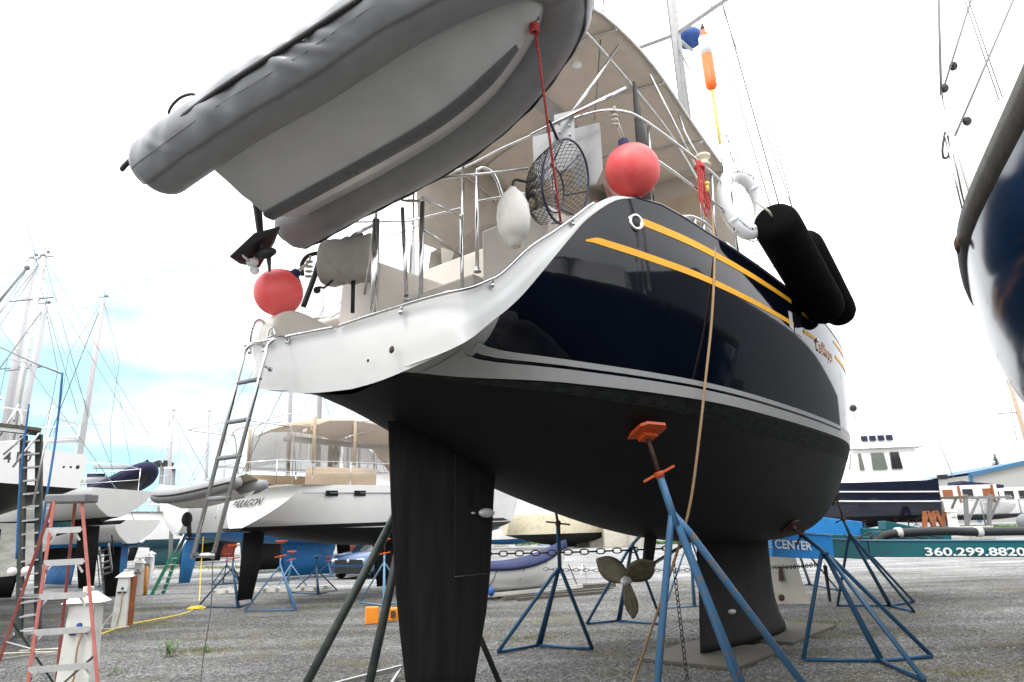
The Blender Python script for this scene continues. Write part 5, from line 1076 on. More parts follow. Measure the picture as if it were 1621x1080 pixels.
# row of distant yachts whose masts rise over the left
far = [(20, 62, 640, 8.0, -60), (60, 44, 650, 6.5, 30), (118, 52, 640, 7.5, 60), (172, 60, 730, 8, 40), (362, 62, 700, 11, 55), (392, 58, 700, 11, 35), (420, 66, 700, 12, 40), (447, 56, 700, 12.0, 60), (478, 70, 700, 12, 45), (236, 70, 700, 5, 30), (90, 75, 650, 12, 70), (290, 75, 700, 4.5, 40)]
for i, (px, y, _, hh, hd) in enumerate(far):
    p = gp(px, 900); p = V((px - 700) / 1080 * y * 1.03, y, 0)
    yacht('sailboat', 'distant sailboat laid up beyond the left side of the yard', 'sailboat', (p.x, p.y), hd, 10.5, 3.3, 1.8, 1.2, 0, bot_m=('bottom', 'tealb', 'bottom', 'red')[i % 4], mastp=(.5, hh + (3.5 if i in (0,) else 1 if i in (1, 2) else 0), .4), grp='distant sailboats on the left', mm='mast')
# tall mast pair close on the left
for px0, py0, px1, py1, yy, lab in ((12, 655, 52, 412, 24, 'pale mast with roller furled sail, left one of the tall pair at the left edge'), (24, 660, 70, 408, 23, 'grey mast with steps, right one of the tall pair at the left edge')):
    a, b = dp(px0, py0, yy), dp(px1, py1, yy + .5); tm = thing('mast', lab, 'mast', tuple(dp(px0 - 12, 790, yy)), 'tall masts at the left edge')
    d = (b - a).normalized(); mb = MB(); mb.tube([a - d * 3.2, b], .11 if px0 > 20 else .14, 10); mb.build('spar', M['mast' if px0 < 20 else 'aluw'], tm)
    for f in (.28, .72):
        c = a.lerp(b, f); mb = MB(); mb.bar(c - V(.55, .1, .06), c + V(.55, .1, .1), .07, .03); mb.build('spreader', M['grey'], tm)
    mb = MB(); mb.sphere(b + V(-.05, 0, .05), .11, 8, 6); mb.sphere(b + V(.12, 0, .22), .06, 8, 6); mb.bar(b - V(.25, 0, 0), b + V(.35, 0, .05), .04, .03); mb.tube([b, b + V(0, 0, .5)], .012, 4); mb.build('masthead_gear', M['grey'], tm)
    mb = MB(); 
    for e in ((-2.5, 0, .2), (2.2, .5, 0), (3.6, 2, -.5), (-5, 1, -1)): mb.tube([b, a + V(*e)], .012, 4)
    mb.build('rigging', M['grey'], tm, weld=False)
    if px0 > 20:
        for k in range(14):
            c = a.lerp(b, .08 + .065 * k); q = MB(); q.bar(c + V(.1, 0, 0), c + V(.22, 0, .02), .03, .02); q.build('mast_step', M['alu'], tm)
mb = MB(); mb.tube([dp(-25, 505, 14), dp(43, 424, 14.5)], .03, 6); mb.sphere(dp(43, 424, 14.5), .06, 8, 6); tag(mb.build('stay', M['grey']), 'dark furled stay running up to the masthead at the far left', 'stay')
q = MB(); q.tube([dp(-8, 180, 20), dp(60, 420, 21)], .010, 4); tag(q.build('stay', M['grey']), 'thin wire stay slanting down to the masthead at far left', 'stay')
# ================================================================== light poles
for px, y, hh, n_, lab in ((246, 55, 8.3, 2, 'tall grey floodlight pole with two lamps beyond the green ladder'),):
    p = V((px - 700) / 1080 * y * 1.06, y, 0); p = gp(246, 893); t = thing('light_pole', lab, 'light pole', tuple(p)); tp_ = dp(257, 737, p.y)
    q = MB(); q.tube([p, tp_], .16, 10); q.build('pole', M['grey'], t)
    for s_ in (-1, 1): q = MB(); q.box(tp_ + V(.45 * s_, 0, .1), (.7, .5, .45), Matrix.Rotation(R(20 * s_), 3, 'Y')); q.build('floodlight', M['black'], t, bevel=.04)
    q = MB(); q.bar(tp_ - V(.6, 0, .1), tp_ + V(.6, 0, -.1), .1, .1); q.build('crossarm', M['grey'], t)
p = dp(272, 880, 45); q = MB(); q.tube([p - V(0, 0, 1.5), dp(275, 742, 45)], .12, 8); t = thing('light_pole', 'thinner grey pole with flat radar arm just right of the floodlight pole', 'pole', tuple(p)); q.build('pole', M['grey'], t)
q = MB(); q.bar(dp(262, 741, 45), dp(288, 741, 45), .5, .12); q.tube([dp(285, 740, 45), dp(286, 728, 45)], .03, 5); q.build('arm', M['white2'], t)
# ================================================================== car
cp = gp(570, 916); t = thing('car', 'blue hatchback facing the camera between the white sloop and its keel', 'car', tuple(cp))
hdg = R(198); cf = V(math.sin(hdg), math.cos(hdg), 0); cs_ = V(math.cos(hdg), -math.sin(hdg), 0)
def CQ(s, u, z): return cp + cf * s + cs_ * u + V(.3, 1.5, z)
mb = MB(); rows = []
for s, zb, zt, w_ in ((2.15, .35, .62, .72), (2.1, .25, .78, .84), (1.9, .2, .90, .89), (1.2, .2, 1.0, .90), (.75, .2, 1.05, .90), (-1.6, .2, 1.08, .9), (-2.0, .25, 1.05, .86), (-2.15, .4, .9, .8)):
    rows.append([CQ(s, u * w_, z) for u, z in ((-.9, zb), (-1, zb + .15), (-1.0, zt - .15), (-.9, zt), (0, zt + .04), (.9, zt), (1, zt - .15), (1.0, zb + .15), (.9, zb))])
mb.grid(rows, True, True); mb.add(rows[0], [tuple(range(9))]); mb.add(rows[-1], [tuple(range(9))]); mb.build('body', M['car'], t)
mb = MB(); rows = [[CQ(s, u * w_, z) for u, z in ((-1, 1.0), (-.82, zt - .06), (0, zt), (.82, zt - .06), (1, 1.0))] for s, w_, zt in ((1.0, .78, 1.05), (.3, .74, 1.45), (-.9, .72, 1.48), (-1.7, .72, 1.1))]; mb.grid(rows); mb.build('window_glass', M['glass'], t)
mb = MB(); mb.grid([[CQ(s, u, z) for u in (-.6, 0, .6)] for s, z in ((.3, 1.465), (-.9, 1.495))]); mb.build('roof', M['car'], t)
for s in (1.35, -1.35):
    for u in (-.82, .82): q = MB(); q.lathe([(.24, -.1), (.32, -.09), (.33, 0), (.32, .09), (.24, .1)], CQ(s, u, .33), cs_, 18); wh = q.build('wheel', M['tyre'], t); q = MB(); q.lathe([(.2, -.105), (.2, .105)], CQ(s, u, .33), cs_, 14); q.build('rim', M['alu'], wh)
for u in (-.6, .6): q = MB(); q.sphere(CQ(2.08, u, .72), .12, 10, 8, (1.8, .6, .7)); q.build('headlight', M['lamp'], t)
q = MB(); q.bar(CQ(2.16, -.62, .68), CQ(2.16, .62, .68), .05, .16); q.build('grille', M['black'], t); q = MB(); q.bar(CQ(2.15, -.6, .36), CQ(2.15, .6, .36), .06, .2); q.build('lower_grille', M['black'], t); q = MB(); q.lathe([(.07, 0), (.06, .02)], CQ(2.19, 0, .7), cf, 14); q.build('badge', M['alu'], t)
# ================================================================== orange case
t = thing('tool_case', 'orange plastic case lying open on the gravel behind the green prop legs', 'case', tuple(gp(598, 988)))
c = gp(590, 988); rz = Matrix.Rotation(R(15), 3, 'Z')
mb = MB(); mb.box(c + V(-.02, 0, .16), (.26, .14, .32), rz); mb.build('lid', M['case'], t, bevel=.02); mb = MB(); mb.box(c + V(.30, .18, .15), (.36, .13, .24), rz); bo = mb.build('body', M['case'], t, bevel=.02)
for k in (0, 1): mb = MB(); mb.box(c + V(.24 + .14 * k, .10, .16), (.09, .03, .13), rz); mb.build('latch', M['rust'], bo, bevel=.008)
# ================================================================== rowing boat on the ground with blue cover
ra, rb = gp(762, 948), gp(890, 925); rd_ = V(rb.x - ra.x, rb.y - ra.y, 0); RL = 3.1; rd_ = V(1.0, .62, 0).normalized(); rs = V(rd_.y, -rd_.x, 0); ro = gp(745, 950)
t = thing('rowing_boat', 'white rowing boat under a dark blue cover, resting on a low white trailer', 'rowing boat', tuple(ro))
def RQ(s, u, z): return ro + rd_ * s + rs * u + V(0, 0, z)
rw = curve([(0, .42), (.7, .58), (1.5, .60), (2.3, .40), (3.0, .03)]); rz_ = curve([(0, .80), (1, .78), (2, .92), (3.05, 1.25)]); rk_ = curve([(0, .20), (.6, .12), (2, .13), (2.7, .35), (3.05, .95)])
mb = MB(); mb.grid([[RQ(s, rw(s) * math.sin(k * math.pi / 2 / 7) * (1 + .012 * (abs(k) % 2)), rk_(s) + (rz_(s) - rk_(s)) * (1 - math.cos(k * math.pi / 2 / 7)) ** .9) for k in range(-7, 8)] for s in [3.05 * i / 20 for i in range(21)]]); mb.add([RQ(0, rw(0) * math.sin(k * math.pi / 14), rk_(0) + (rz_(0) - rk_(0)) * (1 - math.cos(k * math.pi / 14)) ** .9) for k in range(-7, 8)], [tuple(range(15))]); mb.build('hull', M['white'], t)
mb = MB(); rows = []
for i in range(21):
    s = -.06 + 3.16 * i / 20; rows.append([RQ(s, u * (rw(min(max(s, 0), 3.0)) + .03), rz_(max(0, s)) + z) for u, z in ((-1.0, -.08), (-1.02, .0), (-.5, .10), (0, .15), (.5, .10), (1.02, .0), (1.0, -.08))])
mb.grid(rows); solid(mb.build('cover', M['bluecan'], t), .012)
for s in (.5, 1.3, 2.1): q = MB(); q.tube([RQ(s, rw(s) + .035, rz_(s)), RQ(s - .1, rw(s) * .8 + .03, (rz_(s) + rk_(s)) / 2), RQ(s - .2, rw(s) * .3, rk_(s) - .01)], .009, 5); q.build('tie_down', M['black'], t)
t = thing('trailer', 'low white boat trailer with hoop standing under the rowing boat', 'trailer', tuple(gp(850, 940)))
mb = MB(); mb.bar(RQ(.2, .45, .12), RQ(3.4, .25, .14), .09, .09); mb.bar(RQ(.2, -.45, .12), RQ(3.4, -.25, .14), .09, .09); mb.bar(RQ(.4, .5, .1), RQ(.4, -.5, .1), .08, .06); mb.build('frame', M['dirty'], t)
tube_part('hoop', [RQ(3.2, .3, .15), RQ(3.3, .4, .5), RQ(3.5, .2, .72), RQ(3.8, -.1, .55), RQ(3.9, -.2, .15)], .015, 'white2', t); tube_part('post', [RQ(3.3, .2, .12), RQ(3.0, .2, .75)], .018, 'grey', t)
mb = MB(); mb.bar(RQ(.5, .8, .05), RQ(3.9, .75, .05), .14, .08); mb.bar(RQ(.7, 1.15, .04), RQ(3.4, 1.3, .04), .12, .07); mb.bar(RQ(3.2, -.2, .10), RQ(4.6, .1, .10), .5, .1); mb.build('timber', M['wood'], t)
q = MB(); q.sphere(RQ(.3, .55, .22), .09, 10, 8, (1, 1, 1.3)); q.build('roller', M['blu'], t)
# ================================================================== small dark slatted rack lying under the sloop
t = thing('slatted_rack', 'low pallet of pale slats lying on the gravel below the white sloop', 'pallet', tuple(gp(420, 940))); pa, pb = gp(333, 943), gp(512, 938)
mb = MB(); mb.bar(pa + V(0, 0, .1), pb + V(0, 0, .1), .1, .08); mb.bar(pa + V(.1, .6, .1), pb + V(.1, .6, .1), .1, .08); mb.build('frame', M['dirty'], t)
for k in range(9): q = MB(); c = pa.lerp(pb, (k + .5) / 9); q.bar(c + V(-.1, -.15, .16), c + V(.15, .75, .16), .1, .03); q.build('slat', M['dirty'], t)
# ================================================================== step ladder and things in the left foreground
t = thing('step_ladder', 'faded pink fibreglass step ladder with aluminium steps at the left', 'step ladder', tuple(dp(100, 1290, 6.9)))
top_l, top_r = dp(86, 792, 6.9), dp(129, 790, 6.95)
ft_l, ft_r = dp(40, 1110, 6.45), dp(157, 1110, 6.6)
def down(a, b): k = (a.z - 0) / (a.z - b.z); return a + (b - a) * k
FL, FR = down(top_l, ft_l), down(top_r, ft_r)
bl, br = down(dp(82, 800, 7.1), dp(-6, 1060, 7.5)), down(dp(121, 800, 7.15), dp(100, 985, 7.75))
def rail(nm, a, b, m='redlad', wd=.075, th=.03): q = MB(); q.bar(a, b, th, wd, (V(a.x, a.y, 0) - V(0, 0, 0)).normalized()); return q.build(nm, M[m], t, bevel=.004)
rail('front_rail', top_l, FL); rail('front_rail', top_r, FR); rail('back_rail', dp(84, 795, 7.12), bl, wd=.05); rail('back_rail', dp(119, 795, 7.16), br, wd=.05)
q = MB(); c = (top_l + top_r) / 2 + V(0, .06, .01); q.box(c, (.40, .24, .085), Matrix.Rotation(R(3), 3, 'Z')); q.build('top_cap', M['grey'], t, bevel=.015)
H0 = top_l.z
for k in range(1, 8):
    z = H0 - .295 * k
    if z < .1: break
    f = (H0 - z) / H0; a = top_l.lerp(FL, f); b = top_r.lerp(FR, f); q = MB(); q.bar(a + V(.01, .0, 0), b - V(.01, 0, 0), .075, .025); q.bar(a + V(.01, -.037, .0), b + V(-.01, -.037, .0), .006, .055)
    for e, d_ in ((a, 1), (b, -1)): q.bar(e + V(.015 * d_, -.02, -.10), e + V(.085 * d_, -.02, -.01), .006, .02)
    q.build('step', M['aluw'], t)
for k in (3, 5):
    f = .145 * k; a = dp(84, 795, 7.12).lerp(bl, f); b = dp(119, 795, 7.16).lerp(br, f); q = MB(); q.bar(a, b, .03, .03); q.build('back_brace', M['aluw'], t)
for a, b in ((.42, .62), (.62, .86)):
    q = MB(); q.bar(top_l.lerp(FL, a), dp(84, 795, 7.12).lerp(bl, a + .02), .02, .004); q.build('spreader_bar', M['aluw'], t)
q = MB(); q.bar(dp(84, 795, 7.12).lerp(bl, .55), dp(119, 795, 7.16).lerp(br, .9), .022, .01); q.bar(top_r.lerp(FR, .66), dp(119, 795, 7.16).lerp(br, .92), .022, .01); q.build('cross_brace', M['jg'], t)
# service pedestals
def pedestal(lab, p, h, yaw, wire=True, s_=1.0):
    t = thing('power_pedestal', lab, 'power pedestal', tuple(p), 'white power pedestals'); rz = Matrix.Rotation(R(yaw), 3, 'Z')
    def PQ(x, y, z): return Vector(p) + rz @ V(x * s_, y * s_, z)
    w0, w1 = .17, .135
    q = MB(); q.add([PQ(i * w0, j * w0 * .8, 0) for i, j in ((-1, -1), (1, -1), (1, 1), (-1, 1))] + [PQ(i * w1, j * w1 * .8, h - .12) for i, j in ((-1, -1), (1, -1), (1, 1), (-1, 1))], [(0, 1, 5, 4), (1, 2, 6, 5), (2, 3, 7, 6), (3, 0, 4, 7), (4, 5, 6, 7)]); q.build('post', M['ppl'], t, bevel=.008)
    q = MB(); e = .20; q.add([PQ(i * e, j * e * .85, h - .14) for i, j in ((-1, -1), (1, -1), (1, 1), (-1, 1))] + [PQ(i * .07, j * .06, h - .03) for i, j in ((-1, -1), (1, -1), (1, 1), (-1, 1))], [(3, 2, 1, 0), (0, 1, 5, 4), (1, 2, 6, 5), (2, 3, 7, 6), (3, 0, 4, 7), (4, 5, 6, 7)]); q.lathe([(.05, 0), (.055, .05), (.05, .055)], PQ(0, 0, h - .035), (0, 0, 1), 14); q.build('lid', M['ppl'], t, bevel=.006)
    q = MB(); q.add([PQ(i, -.125 - .03 * (z < h - .3), z) for i, z in ((-.125, h - .42), (.125, h - .42), (.118, h - .17), (-.118, h - .17))] , [(0, 1, 2, 3)]); d_ = solid(q.build('meter_door', M['ppl'], t), .02)
    q = MB(); q.lathe([(.028, 0), (.028, .012)], PQ(.01, -.157, h - .36), rz @ V(0, -1, 0), 16); q.build('dial', M['blu'], d_)
    for i in (-.055, .055): q = MB(); q.box(PQ(i, -.14, h - .44), (.055, .03, .03), rz); q.build('outlet', M['black'], t)
    if wire:
        q = MB(); q.tube(spl([PQ(.04, -.15, h - .44), PQ(.02, -.17, h * .5), PQ(.03, -.18, h * .3), PQ(-.0, -.19, .02), PQ(.3, -.3, .02)], 5), .011, 6); q.build('supply_cable', M['tanrope'], t)
    return t, PQ
p = dp(106, 1200, 7.9); p.z = 0; pedestal('nearest white power pedestal, standing behind the pink step ladder', p, 1.22, 12)
p = gp(190, 992); t, PQ = pedestal('white power pedestal with brown board strapped to it, second from the camera', p, 1.12, 10, s_=.85)
q = MB(); q.bar(PQ(.22, 0, 0), PQ(.2, 0, 1.0), .05, .10); q.build('board', M['wood2'], t)
q = MB(); q.tube(spl([PQ(-.1, -.2, .3), PQ(-.3, -.3, .02), PQ(.1, -.6, .02), PQ(.3, -.3, .02)], 5), .015, 6); q.build('hose', M['whrope'], t)
p = gp(216, 943); t, PQ = pedestal('white power pedestal with orange hose down its side, third from the camera', p, 1.15, 10, s_=.85)
q = MB(); q.tube([PQ(.3, 0, 0), PQ(.26, 0, .9)], .06, 6); q.build('hose', M['hose'], t)
pedestal('white power pedestal just right of and behind the orange hose one', gp(231, 925), 1.2, 10, False, .9); pedestal('farthest white power pedestal on the left, near the light pole', gp(236, 912), 1.2, 10, False)
pedestal('lone white power pedestal by the fence below the navy trawler stern', V(dp(1511, 838, 40).x, 40, dp(1511, 838, 40).z), 1.1, 0, False, 1.3)
# aluminium boarding stair with platform
t = thing('boarding_stair', 'aluminium boarding stair with flat treads and top platform at the left edge', 'stair', tuple(dp(42, 1000, 9)))
a0, a1, b0, b1 = dp(38, 690, 8.6), dp(30, 1010, 8.9), dp(62, 688, 8.7), dp(60, 1005, 9.0)
for a, b in ((a0, a1), (b0, b1)): q = MB(); q.bar(a, b, .035, .08); q.build('stringer', M['jg'] , t)
for k in range(15):
    f = (k + .5) / 15; q = MB(); q.bar(a0.lerp(a1, f), b0.lerp(b1, f), .13, .02); q.build('tread', M['aluw'], t)
q = MB(); pa, pb = dp(-40, 672, 8.3), dp(64, 684, 8.7)
q.bar(pa, pb, .5, .04); q.build('platform', M['wood'], t); q = MB(); q.bar(pa + V(0, -.25, -.02), pb + V(0, -.25, -.02), .03, .07); q.build('platform_edge', M['alu'], t)
for (x0, y0, x1, y1) in ((0, 690, 30, 640), (5, 720, 50, 680), (20, 740, 62, 685), (52, 800, 84, 640)):
    q = MB(); q.tube([dp(x0, y0, 8.4), dp(x1, y1, 8.5)], .014, 6); q.build('handrail', M['alu'], t)
q = MB(); q.tube(spl([dp(22, 668, 8.4), dp(28, 648, 8.4), dp(34, 660, 8.4), dp(34, 674, 8.4)], 4), .014, 6); q.build('handrail_loop', M['alu'], t)
for x, y in ((21, 905), (43, 904)): q = MB(); q.lathe([(.05, 0), (.05, .04)], dp(x, y, 8.6), (0, -1, 0), 14); q.build('caster', M['wfend'], t)
def ropeline(nm, lab, pts, r, m, cat='rope', grp=None): o = rope(nm, pts, r, m); return tag(o, lab, cat, grp)
ropeline('rope', 'blue rope hanging from the curved rail down past the step ladder', [dp(99, 590, 8.2), dp(90, 680, 8.2), dp(78, 760, 8.0), dp(62, 860, 8.0), dp(57, 882, 8.0)], .014, 'blrope')
ropeline('rope', 'straight blue rope hanging left of the aluminium boarding stair', [dp(46, 640, 8.3), dp(32, 760, 8.3), dp(26, 885, 8.3)], .012, 'blrope')
# green ladder
t = thing('ladder', 'green fibreglass ladder leaning against a boat behind the pedestals', 'ladder', tuple(gp(240, 940)))
g0a, g0b, g1a, g1b = gp(240, 942), gp(258, 940), dp(274, 876, 24.0), dp(282, 876, 24.2)
for a, b in ((g0a, g1a), (g0b, g1b)): q = MB(); q.bar(a, b, .05, .11); q.build('side_rail', M['green'], t)
for k in range(6): q = MB(); f = (k + .6) / 6.4; q.bar(g0a.lerp(g1a, f), g0b.lerp(g1b, f), .08, .035); q.build('rung', M['aluw'], t)
for a, b in (((276, 876), (291, 846)), ((284, 876), (298, 848))): q = MB(); q.tube([dp(*a, 24.1), dp(*b, 24.3)], .025, 6); q.build('upper_rail', M['alu'], t)
# dark scaffold ladders
t = thing('scaffold_ladder', 'tangled grey metal stair leaning against the low white boat on the left', 'stair', tuple(gp(172, 940)))
a0, a1, b0, b1 = dp(157, 868, 19.5), gp(166, 944), dp(172, 862, 19.5), gp(182, 940)
for a, b in ((a0, a1), (b0, b1)): q = MB(); q.bar(a, b, .04, .09); q.build('stringer', M['aluw'], t)
for k in range(9): q = MB(); f = (k + .5) / 9; q.bar(a0.lerp(a1, f), b0.lerp(b1, f), .12, .03); q.build('tread', M['grey'], t)
for dx in (-6, 20): q = MB(); q.tube([dp(157 + dx, 848, 19.5), gp(164 + dx, 930)], .02, 6); q.build('handrail', M['black'], t)
# yellow cord
ropeline('extension_cord', 'yellow cord running from the pedestals over the gravel to the blue rudder', spl([gp(150, 1008, .01), gp(200, 990, .01), gp(262, 978, .01), gp(290, 972, .01), gp(305, 965, .01), gp(315, 950, .01), dp(318, 900, 22), dp(322, 850, 22)], 4), .016, 'ylcord', 'cord')
q = MB(); c = gp(311, 963, .02)
for k in range(6): q.tube([c + V(math.cos(a + k) * (.22 - .02 * k), math.sin(a + k) * (.2 - .015 * k), .008 * k + .01 * math.sin(a * 3)) for a in [2 * math.pi * j / 16 for j in range(16)]], .014, 5, closed=True)
tag(q.build('cord_coil', M['ylcord']), 'coil of yellow cord lying on the gravel in front of the blue rudder', 'cord')
q = MB(); c = gp(30, 1035, .02); q.tube(spl([c + V(-1.2, -.1, 0), c + V(0, .1, 0), c + V(.6, .1, .0), c + V(.9, .3, 0), c + V(.2, .4, 0), c + V(-.2, .3, 0), c + V(.6, .5, 0)], 6), .012, 6); tag(q.build('hose', M['whrope']), 'white hose lying on the gravel behind the pink step ladder', 'hose')
q = MB(); c = gp(148, 960, .1); q.sphere(c, .14, 10, 8, (1.4, 1, .7)); q.bar(c, c + V(-.1, 0, .35), .1, .12); tag(q.build('blue_winch', M['blu']), 'small blue winch on the gravel behind the pink step ladder', 'winch')
# small ladder low at left
t = thing('work_stool', 'small silver step stool on the gravel behind the pink ladder', 'stool', tuple(gp(40, 1000)))
for px in (24, 48): q = MB(); q.bar(gp(px, 1005), gp(px + 2, 1002, .62), .03, .03); q.build('leg', M['aluw'], t)
for z in (.3, .62): q = MB(); q.bar(gp(24, 1004, z), gp(52, 1000, z), .08, .03); q.build('step', M['aluw'], t)
# ================================================================== big navy boat on the right edge
rb = thing('boat', 'glossy navy boat with weathered wooden rubbing strake, only its end showing at upper right', 'boat', (6.5, 5.5, 0))
SH = spl([V(1.9, .6, 4.75), V(3.0, 2.9, 4.5), V(3.35, 3.75, 4.42), V(4.24, 5.8, 4.4), V(4.95, 7.0, 4.37), V(5.75, 8.05, 4.33), V(6.6, 8.7, 4.35), V(7.6, 8.8, 4.4), V(8.6, 8.1, 4.45), V(9.3, 6.5, 4.5), V(9.3, 4, 4.5), V(8.5, 0, 4.6), V(7.5, -4, 4.8)], 6)
def axp(p): y = min(7.0, max(-4, p.y - .6)); return V(4.6 + .28 * y, y - .4, 0)
Ls = [(.0, 0), (.008, -.20), (.05, -.8), (.13, -1.3), (.28, -1.8), (.5, -2.25), (.75, -2.6)]
rows = [[V(p.x, p.y, p.z + dz).lerp(V(axp(p).x, axp(p).y, p.z + dz), f) for f, dz in Ls] for p in SH]
mb = MB(); mb.grid(rows); mb.build('topsides', M['navyr'], rb)
mb = MB(); mb.grid([[r_[0].lerp(r_[1], a) + (r_[0] - V(axp(p).x, axp(p).y, r_[0].z)).normalized() * o_ for a, o_ in ((-.2, .0), (-.2, .035), (.25, .04), (.75, .03), (.95, .0))] for r_, p in zip(rows, SH)]); mb.build('rubbing_strake', M['teak'], rb)
mb = MB(); mb.grid([[r_[0] + V(0, 0, .04), V(axp(p).x, axp(p).y, 4.6)] for r_, p in zip(rows, SH)]); mb.build('deck', M['white'], rb)
mb = MB(); mb.grid([[r_[-1], r_[-1].lerp(V(axp(p).x, axp(p).y, r_[-1].z - .6), .9)] for r_, p in zip(rows, SH)]); mb.build('hull_bottom', M['bottom'], rb)
q = MB(); q.lathe([(.05, 0), (.09, .01), (.05, .03)], rows[20][1].lerp(rows[20][0], .5) + V(-.05, .02, 0), (-.9, .4, 0), 16); q.build('fairlead', M['rust'], rb)
s0, s1 = dp(1533, 345, 6.0), dp(1490, 152, 6.0); sa, sb_ = dp(1545, 330, 6.1), dp(1494, 155, 6.1)
for a, b, r_, m_ in ((s0, s1, .016, 'steel'), (sa, sb_, .03, 'white'), (dp(1528, 345, 5.9), dp(1496, 215, 5.9), .014, 'steel')): q = MB(); q.tube([a, b], r_, 8); q.build('pulpit_post', M[m_], rb)
for a, b, r_ in (((1490, 152), (1485, -30), .014), ((1490, 152), (1545, -25), .011), ((1512, 215), (1617, -30), .011), ((1582, 160), (1520, -20), .006), ((1587, 155), (1526, -20), .006)):
    q = MB(); q.tube([dp(*a, 6.0), dp(*b, 5.8)], r_, 6); q.build('stay', M['grey'], rb)
for x, y in ((1509, 105), (1531, 192), (1495, 140)): q = MB(); q.sphere(dp(x, y, 5.98), .04, 10, 8, (1, 1, 1.2)); q.build('turnbuckle', M['black'], rb)
q = MB(); q.tube(spl([dp(1496, 210, 5.9), dp(1492, 235, 5.9), dp(1494, 250, 5.9), dp(1502, 245, 5.9), dp(1500, 215, 5.9)], 4), .012, 6); q.build('shackle', M['black'], rb)
# boat cabin and keel so that the hull reads from the side
bx = MB(); bx.grid([[V(5.0 + .28 * y + u, y, z) for u, z in ((-1.0, 4.5), (-.9, 5.3), (.9, 5.3), (1.0, 4.5))] for y in (-4, 0, 4, 5.5)], False); bx.build('cabin', M['white'], rb)
mb = MB(); mb.box((5.6, 1.5, 1.1), (.5, 5, 2.2)); mb.build('keel', M['bottom'], rb, bevel=.05)
stand('stand under the navy boat beyond the right edge of the picture', V(7.9, 6.0, 2.2), (0, 0, -1), V(8.3, 6.2, 1.2), [V(8.7, 5.6, 0), V(9.2, 6.2, 0), V(8.7, 7, 0)], m='jbd', grp=None) if False else None
# bare mast at the right edge
tm = thing('mast', 'tan wooden mast with crosstree standing at the right edge', 'mast', tuple(gp(1640, 860)))
a, b = dp(1630, 715, 40), dp(1588, 571, 40); q = MB(); q.tube([a - (b - a) * 1.2, b + (b - a) * .05], [.17, .10], 8); q.build('spar', M['tan'], tm)
c = a.lerp(b, .44); q = MB(); q.bar(dp(1580, 655, 40), dp(1640, 651, 40), .06, .04); q.build('crosstree', M['grey'], tm); q = MB(); q.tube([b, dp(1610, 700, 40)], .015, 4); q.tube([b, dp(1650, 760, 40)], .015, 4); q.build('rigging', M['grey'], tm)
# ================================================================== navy trawler
TY = 45.0; tp0 = dp(1496, 800, TY); gz_ = .75
tt, Qt, sht, pwt, Ft, St = yacht('motor_yacht', 'navy hulled trawler yacht with white cabin and two white rubbing strips', 'motor yacht', (tp0.x + .1, tp0.y + 2.0, gz_), -82, 15, 4.3, 1.15, 2.15, 0, top_m='navy2', bot_m='bottom', rake=.15, cabin=False, keel=False, rud=False, sq=True, stern_w=.9, sheer_lift=.45, zkd=1.0, tuck=0, grp=None)
def nearside(s, z, o=.04): return Qt(s, -(pwt(s) + o), z)
for z in (2.55, 1.95):
    q = MB(); q.tube([nearside(.02 + .45 * k, z + .10 * (k / 22) ** 2 + .012 * k, .03 - .16 * (2.9 - z) * 0) for k in range(24)], .045, 6); q.build('rubbing_strip', M['white'], tt)
Qt0 = Qt
def Qt(s, u, z): return Qt0(s * .62 - 1.25, u, z)
def cab(nm, s0, s1, u, z0, z1, rk0=.3, rk1=0, m='white'):
    q = MB(); v = [Qt(s0, -u, z0), Qt(s1, -u, z0), Qt(s1, u, z0), Qt(s0, u, z0), Qt(s0 + rk1, -u * .94, z1), Qt(s1 - rk0, -u * .94, z1), Qt(s1 - rk0, u * .94, z1), Qt(s0 + rk1, u * .94, z1)]
    q.add(v, [(0, 1, 5, 4), (1, 2, 6, 5), (2, 3, 7, 6), (3, 0, 4, 7), (4, 5, 6, 7)]); return q.build(nm, M[m], tt, bevel=.05)
ch = cab('cabin', 3.2, 10.5, 1.75, 3.2, 5.5, .8, .2); cab('roof', 2.4, 10.2, 1.95, 5.5, 5.62); fb_ = cab('flybridge', 4.8, 8.8, 1.6, 5.62, 6.5, .7, .1)
for s0, s1 in ((5.0, 6.1), (6.5, 8.0), (8.8, 9.3)):
    q = MB(); v = [Qt(s0, -1.80, 4.1), Qt(s1, -1.80, 4.1), Qt(s1 - .1, -1.74, 5.2), Qt(s0 + .15, -1.74, 5.2)]; q.add(v, [(0, 1, 2, 3)]); solid(q.build('window', M['tglass' if s0 > 6.2 else 'glass'], ch), .05)
q = MB(); q.add([Qt(9.35, -1.6, 4.2), Qt(10.3, -1.6, 4.2), Qt(9.85, -1.5, 5.2), Qt(9.3, -1.55, 5.2)], [(0, 1, 2, 3)]); solid(q.build('window', M['tglass'], ch), .05)
for k in range(4): q = MB(); q.add([Qt(5.4 + .85 * k, -1.68, 6.0), Qt(6.05 + .85 * k, -1.68, 6.0), Qt(6.05 + .85 * k, -1.62, 6.35), Qt(5.4 + .85 * k, -1.62, 6.35)], [(0, 1, 2, 3)]); solid(q.build('flybridge_screen', M['navyf'], fb_), .05)
